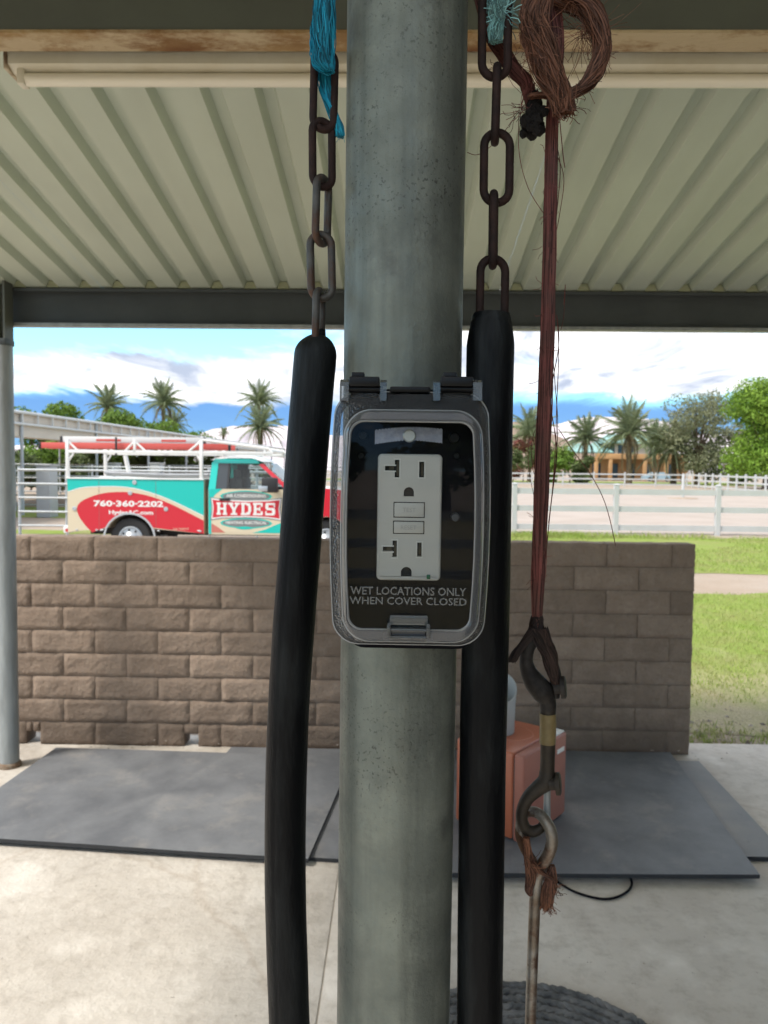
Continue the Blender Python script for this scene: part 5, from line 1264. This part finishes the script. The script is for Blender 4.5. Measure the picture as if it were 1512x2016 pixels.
def leaves(blobs, n, size, hollow=.55):
    vs, fs = [], []
    tw = sum(b_[1][0]*b_[1][1]*b_[1][2] for b_ in blobs)**.5; wts = [(b_[1][0]*b_[1][1]*b_[1][2])**.67 for b_ in blobs]
    for bi in random.choices(range(len(blobs)), wts, k=n):
        c, r = blobs[bi]
        while True:
            v = Vector((random.uniform(-1,1), random.uniform(-1,1), random.uniform(-1,1)))
            if hollow < v.length < 1: break
        if noise.noise(Vector((v.x*2.2+bi*3.3, v.y*2.2, v.z*2.2))) < -.22: continue
        p = Vector((c[0]+v.x*r[0], c[1]+v.y*r[1], c[2]+v.z*r[2]))
        nrm = (v + Vector((random.gauss(0,.6), random.gauss(0,.6), random.gauss(.3,.6)))).normalized()
        a = nrm.orthogonal().normalized(); a.rotate(Matrix.Rotation(random.random()*6.28, 3, nrm)); b2 = nrm.cross(a); s = size*random.uniform(.6, 1.3); o = len(vs)
        vs += [p-a*s, p+b2*s*.5, p+a*s, p-b2*s*.5]; fs.append((o, o+1, o+2, o+3))
    return MB().add(vs, fs)
def tree(label, base, height, spread, nb, nl, ls, mt, trunk_r=.2, trunk_h=.35, group='trees beyond the arena', flat=.75, cat='tree', nm='leafy_tree', low=.25):
    random.seed(sum(map(ord, label)))
    o = thing(nm, label, cat, base, group); bl_ = []
    for i in range(nb):
        a = random.random()*6.28; q = random.random()**.6; zf = random.uniform(low, .92); lim = spread*math.sqrt(max(.05, 1-((zf-.5)/.55)**2))
        r = spread*random.uniform(.26, .46)
        bl_.append(((math.cos(a)*q*(lim-r*.5), math.sin(a)*q*(lim-r*.5), height*zf), (r, r, r*flat)))
    leaves(bl_, nl, ls).build('crown', mt, o, smooth=0, fix=False)
    t = MB(); t.tube([(0,0,-.05), (.03,0,height*trunk_h*.5), (0,.05,height*trunk_h)], [trunk_r, trunk_r*.8, trunk_r*.65], 9)
    for b_ in bl_[:max(6, nb//2)]:
        c = Vector(b_[0]); mid = Vector((c.x*.4, c.y*.4, height*trunk_h + (c.z-height*trunk_h)*.45)); t.tube([(0, 0, height*trunk_h*.9), mid, c], [trunk_r*.5, trunk_r*.3, trunk_r*.08], 6)
    t.build('trunk', MAT['bark'], o); return o
def gp(px, Y): p = U(px, 930, Y); return (p.x, Y, gh(p.x, Y))
def hgt(px, py, Y): p = U(px, py, Y); return p.z - gh(p.x, Y)
Yb = 72
tree('big bright green leafy tree at the right edge behind the fence', gp(1508, Yb), hgt(1490, 750, Yb), 5.4, 32, 30000, .15, MAT['leafA'], .35, .2, low=.18)
Yh = 88
t_ = tree('tall grey green feathery tree left of the bright green tree', gp(1372, Yh), hgt(1372, 766, Yh), 4.8, 30, 16000, .14, MAT['leafE'], .30, .25, low=.2)
tree('lower olive tree standing behind the right palms', gp(1440, 96), hgt(1440, 830, 96), 4.0, 14, 8000, .17, MAT['leafB'], .3, .2, low=.15)
shr = [(1010, 872, 92, 2.4, 'leafD', 'dark green shrub at the left end of the far fence'), (1030, 862, 97, 2.6, 'leafR', 'red flowering shrub beside the dark shrub'), (1078, 868, 95, 3.0, 'leafD', 'olive shrub between the red flowering shrub and palms'), (1122, 880, 90, 3.0, 'leafC', 'green shrub below the second palm'),
       (1150, 900, 86, 1.8, 'leafD', 'low dark shrub in front of the orange house'), (1392, 868, 90, 3.2, 'leafD', 'dark shrub under the feathery tree'), (1455, 895, 84, 2.4, 'leafD', 'low dark shrub under the bright green tree'), (1095, 898, 84, 1.6, 'leafC', 'low clipped green shrub behind the far fence')]
for (px, py, Y, sp_, mt, lab) in shr:
    tree(lab, gp(px, Y), max(1.4, hgt(px, py, Y)), sp_, 9, 3200, .16, MAT[mt], .08, .2, 'shrubs along the far fence', .8, 'shrub', 'shrub', .18)
# hedge and trees behind the barn
hd = [(80, 812, 58), (130, 808, 60), (185, 822, 62), (235, 826, 64), (280, 838, 66), (330, 846, 70), (375, 858, 76)]
for i, (px, py, Y) in enumerate(hd):
    tree(['leftmost rounded green tree', 'second rounded green tree', 'third rounded green tree', 'fourth rounded green tree', 'fifth rounded green tree', 'sixth rounded green tree', 'rightmost rounded green tree'][i] + ' of the row behind the barn roof', gp(px, Y), hgt(px, py-8, Y), 3.3, 14, 8000, .15, MAT['leafC'], .2, .2, 'green trees behind the barn', .8, low=.2)
hdg = []
for (px, Y, hh_, lab) in ((60, 46, 2.2, 'low hedge shrub behind the corral near the left post'), (130, 46, 2.4, 'low hedge shrub behind the corral above the truck bed'), (205, 47, 2.2, 'low hedge shrub seen through the rear of the ladder rack'), (280, 47, 2.3, 'low hedge shrub seen through the middle of the ladder rack'), (350, 48, 2.3, 'low hedge shrub seen through the front of the ladder rack'), (420, 50, 2.2, 'low hedge shrub behind the truck cab'), (490, 52, 2.2, 'low hedge shrub seen past the cab roof')):
    tree(lab, gp(px, Y), hh_, 1.9, 8, 3000, .12, MAT['leafD'], .06, .15, 'hedge shrubs behind the corral', .9, 'shrub', 'shrub', .2)
# palms: trunk and single fronds
def frond_mesh(ln, droop, wdt, nlf=26, seed=0):
    rnd = random.Random(seed); vs, fs = [], []; spine = []
    for i in range(nlf+1):
        t = i/nlf; spine.append(Vector((ln*(t - .10*droop*t*t), 0, ln*(.30*t - droop*t*t))))
    m = MB(); m.tube(spine, [.035*(1-.8*i/nlf) for i in range(nlf+1)], 4)
    for i in range(3, nlf+1):
        t = i/nlf; w_ = wdt*math.sin(math.pi*min(1, t*.85+.12))
        for s in (-1, 1):
            p = spine[i]; d = Vector((.55, s*.8, -.22+rnd.gauss(0, .12))).normalized(); q = p + d*w_*rnd.uniform(.8, 1.15); e = Vector((ln/nlf*.48, 0, 0)); o = len(m.v)
            m.add([p-e, p+e, q+e*.2+Vector((0,0,-w_*.15)), q-e*.2+Vector((0,0,-w_*.15))], [(0,1,2,3)])
    return m
FM = []
for k in range(4):
    o = frond_mesh(1.0, (.25, .42, .62, .85)[k], .22, 26, k).build('frond', MAT['palm'], None, smooth=0, fix=False); FM.append(o.data); bpy.data.objects.remove(o)
od = frond_mesh(1.0, 1.15, .16, 22, 9).build('frond', MAT['dry'], None, smooth=0, fix=False); FMD = od.data; bpy.data.objects.remove(od)
def palm(label, px, py, Y, rpx, n=30, tr=.22, dry=6, group='palms'):
    random.seed(px*31+py)
    c = U(px, py, Y); z0 = gh(c.x, Y); o = thing('palm_tree', label, 'palm', (c.x, Y, z0), group); H_ = c.z - z0; Rr = rpx*1.25*Y/F
    MB().tube([(0,0,-.05), (.08,0,H_*.3), (-.04,0,H_*.7), (0,0,H_)], [tr*1.25, tr, tr*.9, tr*1.1], 10, prof=lambda i, a: 1+.06*math.sin(5*a+i)).build('trunk', MAT['palmbark'], o)
    MB().lathe([(tr*.9, H_-.5), (tr*1.7, H_-.15), (tr*1.2, H_+.1), (.05, H_+.2)], (0,0,0), n=10).build('crown_base', MAT['dry'], o)
    for i in range(n + dry):
        dr = i >= n; t = i/n if not dr else 1
        me = FMD if dr else FM[min(3, int(t*4))]
        f = bpy.data.objects.new('frond', me); COL.objects.link(f); f.parent = o; f.location = (0, 0, H_)
        el = R(72 - 84*t + random.gauss(0, 7)) if not dr else R(-35+random.gauss(0, 8))
        f.rotation_euler = Euler((random.gauss(0, .25), -el, 2.4*i + random.gauss(0, .2)), 'XYZ'); s = Rr*random.uniform(.9, 1.15)*(1 if not dr else .8); f.scale = (s, s*random.uniform(.8, 1.3), s*random.uniform(.8, 1.3))
    return o
palm('leftmost tall date palm above the barn roof', 212, 803, 92, 40, 30)
palm('tall date palm second from left above the barn roof', 322, 797, 92, 42, 32)
palm('shorter palm just right of the second tall palm', 343, 838, 96, 30, 26)
palm('tall date palm beside the black hose', 510, 793, 96, 38, 30)
palm('lower bushy palm below the palm beside the hose', 513, 845, 88, 42, 30)
palm('tiny far palm above the truck cab', 440, 856, 150, 14, 20, .2, 3)
palm('palm at the left of the right group, behind the brown twine', 1043, 855, 100, 48, 32)
palm('second palm of the right group, left of the house', 1154, 868, 92, 46, 34, .28)
palm('large palm in front of the orange house', 1240, 858, 88, 58, 36, .32)
palm('grey green palm right of the orange house', 1328, 884, 90, 54, 36, .28)
palm('low palm behind the large palm', 1290, 880, 104, 42, 30, .25)

# ------------------------------------------------------------------ house beyond the arena
MAT['stucco'] = M_('orange stucco', (.46,.27,.13), .9, 0, .2, (.40,.23,.11), 1); MAT['teal_roof'] = M_('pale teal metal roof', (.24,.42,.40), .5, .0, .4, (.28,.45,.43), 1); MAT['stone'] = M_('pale stucco', (.50,.44,.36), .9)
Yo = 120
hx0, hx1 = U(1172, 900, Yo).x, U(1372, 900, Yo).x; hz = gh(0, Yo)
HS = thing('house', 'orange stucco house with teal metal roof behind the palms', 'house', ((hx0+hx1)/2, Yo, hz))
hw_ = (hx1-hx0)/2; ht = U(1272, 899, Yo).z - hz
def hxp(px): return U(px, 900, Yo).x - (hx0+hx1)/2
# arcade front: lintel, columns, recessed wall, openings
MB().bbox((0, 0, ht), (2*hw_, .6, .85), .05).build('lintel', MAT['stucco'], HS)
MB().box((0, 3.6, ht*.5), (2*hw_, .3, ht)).build('wall', MAT['stucco'], HS)
for px in (1174, 1202, 1240, 1270, 1312, 1370): MB().bbox((hxp(px), 0, ht*.5-.2), (.55, .5, ht), .04).build('column', MAT['stucco'], HS)
for px in (1186, 1221, 1255, 1290, 1340):
    wdw = bpy.data.objects.new('window', None); COL.objects.link(wdw); wdw.parent = HS
    MB().box((hxp(px), 3.42, ht*.42), (1.35, .06, ht*.62)).build('frame', M_('dark window frame', (.10,.07,.05), .6) if px == 1186 else bpy.data.materials['dark window frame'], wdw)
    MB().box((hxp(px), 3.37, ht*.42), (1.15, .05, ht*.55)).build('pane', M_('blue glass', (.05,.09,.12), .1) if px == 1186 else bpy.data.materials['blue glass'], wdw)
MB().box((0, 4.2, ht+1.0), (2*hw_*.62, 5, 2.4)).build('upper_wall', MAT['stone'], HS)
for px in (1210, 1228, 1248): MB().box((hxp(px), 1.66, ht+1.1), (.9, .05, 1.5)).build('upper_window', bpy.data.materials['blue glass'], HS)
def hip(x0_, x1_, y0_, y1_, z, h_, nm):
    xm, ym = (x0_+x1_)/2, (y0_+y1_)/2; q = (x1_-x0_)*.3
    MB().add([(x0_, y0_, z), (x1_, y0_, z), (x1_, y1_, z), (x0_, y1_, z), (xm-q, ym, z+h_), (xm+q, ym, z+h_), (x0_, y0_, z-.15), (x1_, y0_, z-.15), (x1_, y1_, z-.15), (x0_, y1_, z-.15)], [(0,1,5,4),(1,2,5),(2,3,4,5),(3,0,4),(6,7,1,0),(7,8,2,1),(8,9,3,2),(9,6,0,3),(9,8,7,6)]).build(nm, MAT['teal_roof'], HS, smooth=0)
hip(-hw_*.85, hw_*.35, 1.0, 8.0, ht+2.2, 1.5, 'roof'); hip(-hw_*1.5, -hw_*.62, .5, 6.5, ht+.7, 1.4, 'roof')
CARb = thing('parked_car', 'pale blue car half hidden under the orange house arcade', 'car', (U(1297, 915, Yo-3).x, Yo-3, hz))
m = MB(); m.loft([[Vector((x, y, z)) for x, z in ((-2.1, .35), (-2.15, .8), (-1.3, .95), (-.8, 1.4), (.8, 1.42), (1.4, .95), (2.1, .85), (2.15, .35))] for y in (0, 1.7)], True, True); m.build('car_body', M_('pale blue paint', (.30,.42,.50), .3), CARb)
for x in (-1.3, 1.3): MB().lathe([(.33, -.03), (.33, .2)], (x, 0, .33), 'Y', 16).build('wheel', MAT['tyre'], CARb)

# ------------------------------------------------------------------ mountains
def mountain(name, lab_mat, pts, Y, dep, seed, amp):
    """ridge line given by (px, py); a broken slope falls toward the camera"""
    Rg = [U(px, py, Y) for px, py in pts]; nx = 140; ny = 26; vs, fs = [], []
    for j in range(ny+1):
        t = j/ny
        for i in range(nx+1):
            s = i/nx*(len(Rg)-1); k = min(int(s), len(Rg)-2); f_ = s-k; p = Rg[k]*(1-f_)+Rg[k+1]*f_
            hh_ = p.z*(1-t)**1.15; q = noise.fractal(Vector((p.x*.004+seed, t*2.2+seed, 0)), 1.0, 2.0, 5)
            vs.append((p.x + q*amp*.3, Y - dep*t, hh_ + q*amp*math.sin(math.pi*min(1, t*1.2+.12)) - 8*t))
    for j in range(ny):
        for i in range(nx): a = j*(nx+1)+i; fs.append((a, a+1, a+nx+2, a+nx+1))
    return tag(MB().add(vs, fs).build(name, lab_mat, smooth=0, fix=True), kind='structure')
MAT['mount'] = M_('hazy pale pink rock', (.62,.56,.58), .95, 0, .1, (.52,.46,.49), .006, .0, coords='Object'); MAT['hill'] = M_('brown hill', (.30,.22,.17), .95, 0, .1, (.22,.17,.13), .02)  # mountain rock paled so its colour carries the distance haze
mountain('mountain', MAT['mount'], [(-900, 905), (-500, 890), (-100, 880), (150, 885), (350, 868), (420, 852), (470, 842), (520, 838), (560, 835), (640, 850), (760, 862), (900, 866), (1000, 858), (1060, 846), (1110, 832), (1150, 824), (1200, 818), (1235, 822), (1280, 830), (1320, 846), (1400, 860), (1500, 872), (1700, 880), (2000, 890), (2400, 900)], 5200, 2600, 3.3, 80)
mountain('hill', MAT['hill'], [(700, 905), (820, 880), (920, 850), (990, 834), (1030, 832), (1060, 845), (1100, 862), (1150, 885), (1200, 905)], 900, 300, 8.1, 9)

# ------------------------------------------------------------------ behind the photographer, mirrored in the cover
MAT['bwall'] = M_('white stucco', (.60,.60,.58), .9)
rail_fence('white rail fence on the lawn behind the photographer', [(-9+2.7*k, -11.5) for k in range(8)], 1.3, .125, (.87, .52, .14), .15, 'white fences behind')
for i, (x, y, h_) in enumerate(((-9, -30, 7), (-4, -34, 8), (2, -31, 6.5), (8, -33, 8), (14, -30, 7))):
    tree(['first', 'second', 'third', 'fourth', 'fifth'][i] + ' dark tree from the left behind the photographer', (x, y, gh(x, y)), h_, 3.4, 10, 3500, .26, MAT['leafD'], .25, .25, 'trees behind the photographer')

MAT['board'] = M_('dark stained boards', (.045,.032,.024), .8, 0, .3, (.028,.021,.016), 6, .3, 30, stretch=(1,.2,1))
SPn = thing('shade_partition', 'dark board partition added out of view to shade the right side of the post', 'partition', (1.05, -.25, 0))  # unseen boards, added to darken the right side of the post
bd = None
for k in range(14):
    z = .06 + k*.192
    if bd is None: bd = MB().bbox((0, 0, .09), (.038, 2.5, .184), .004, 1).build('board', MAT['board'], SPn); bd.location = (0, 0, z)
    else: inst(bd, SPn, (0, 0, z))
for y in (-1.15, 1.15): MB().bbox((.07, y, 1.4), (.09, .09, 2.8), .006, 1).build('post', MAT['galv2'], SPn)
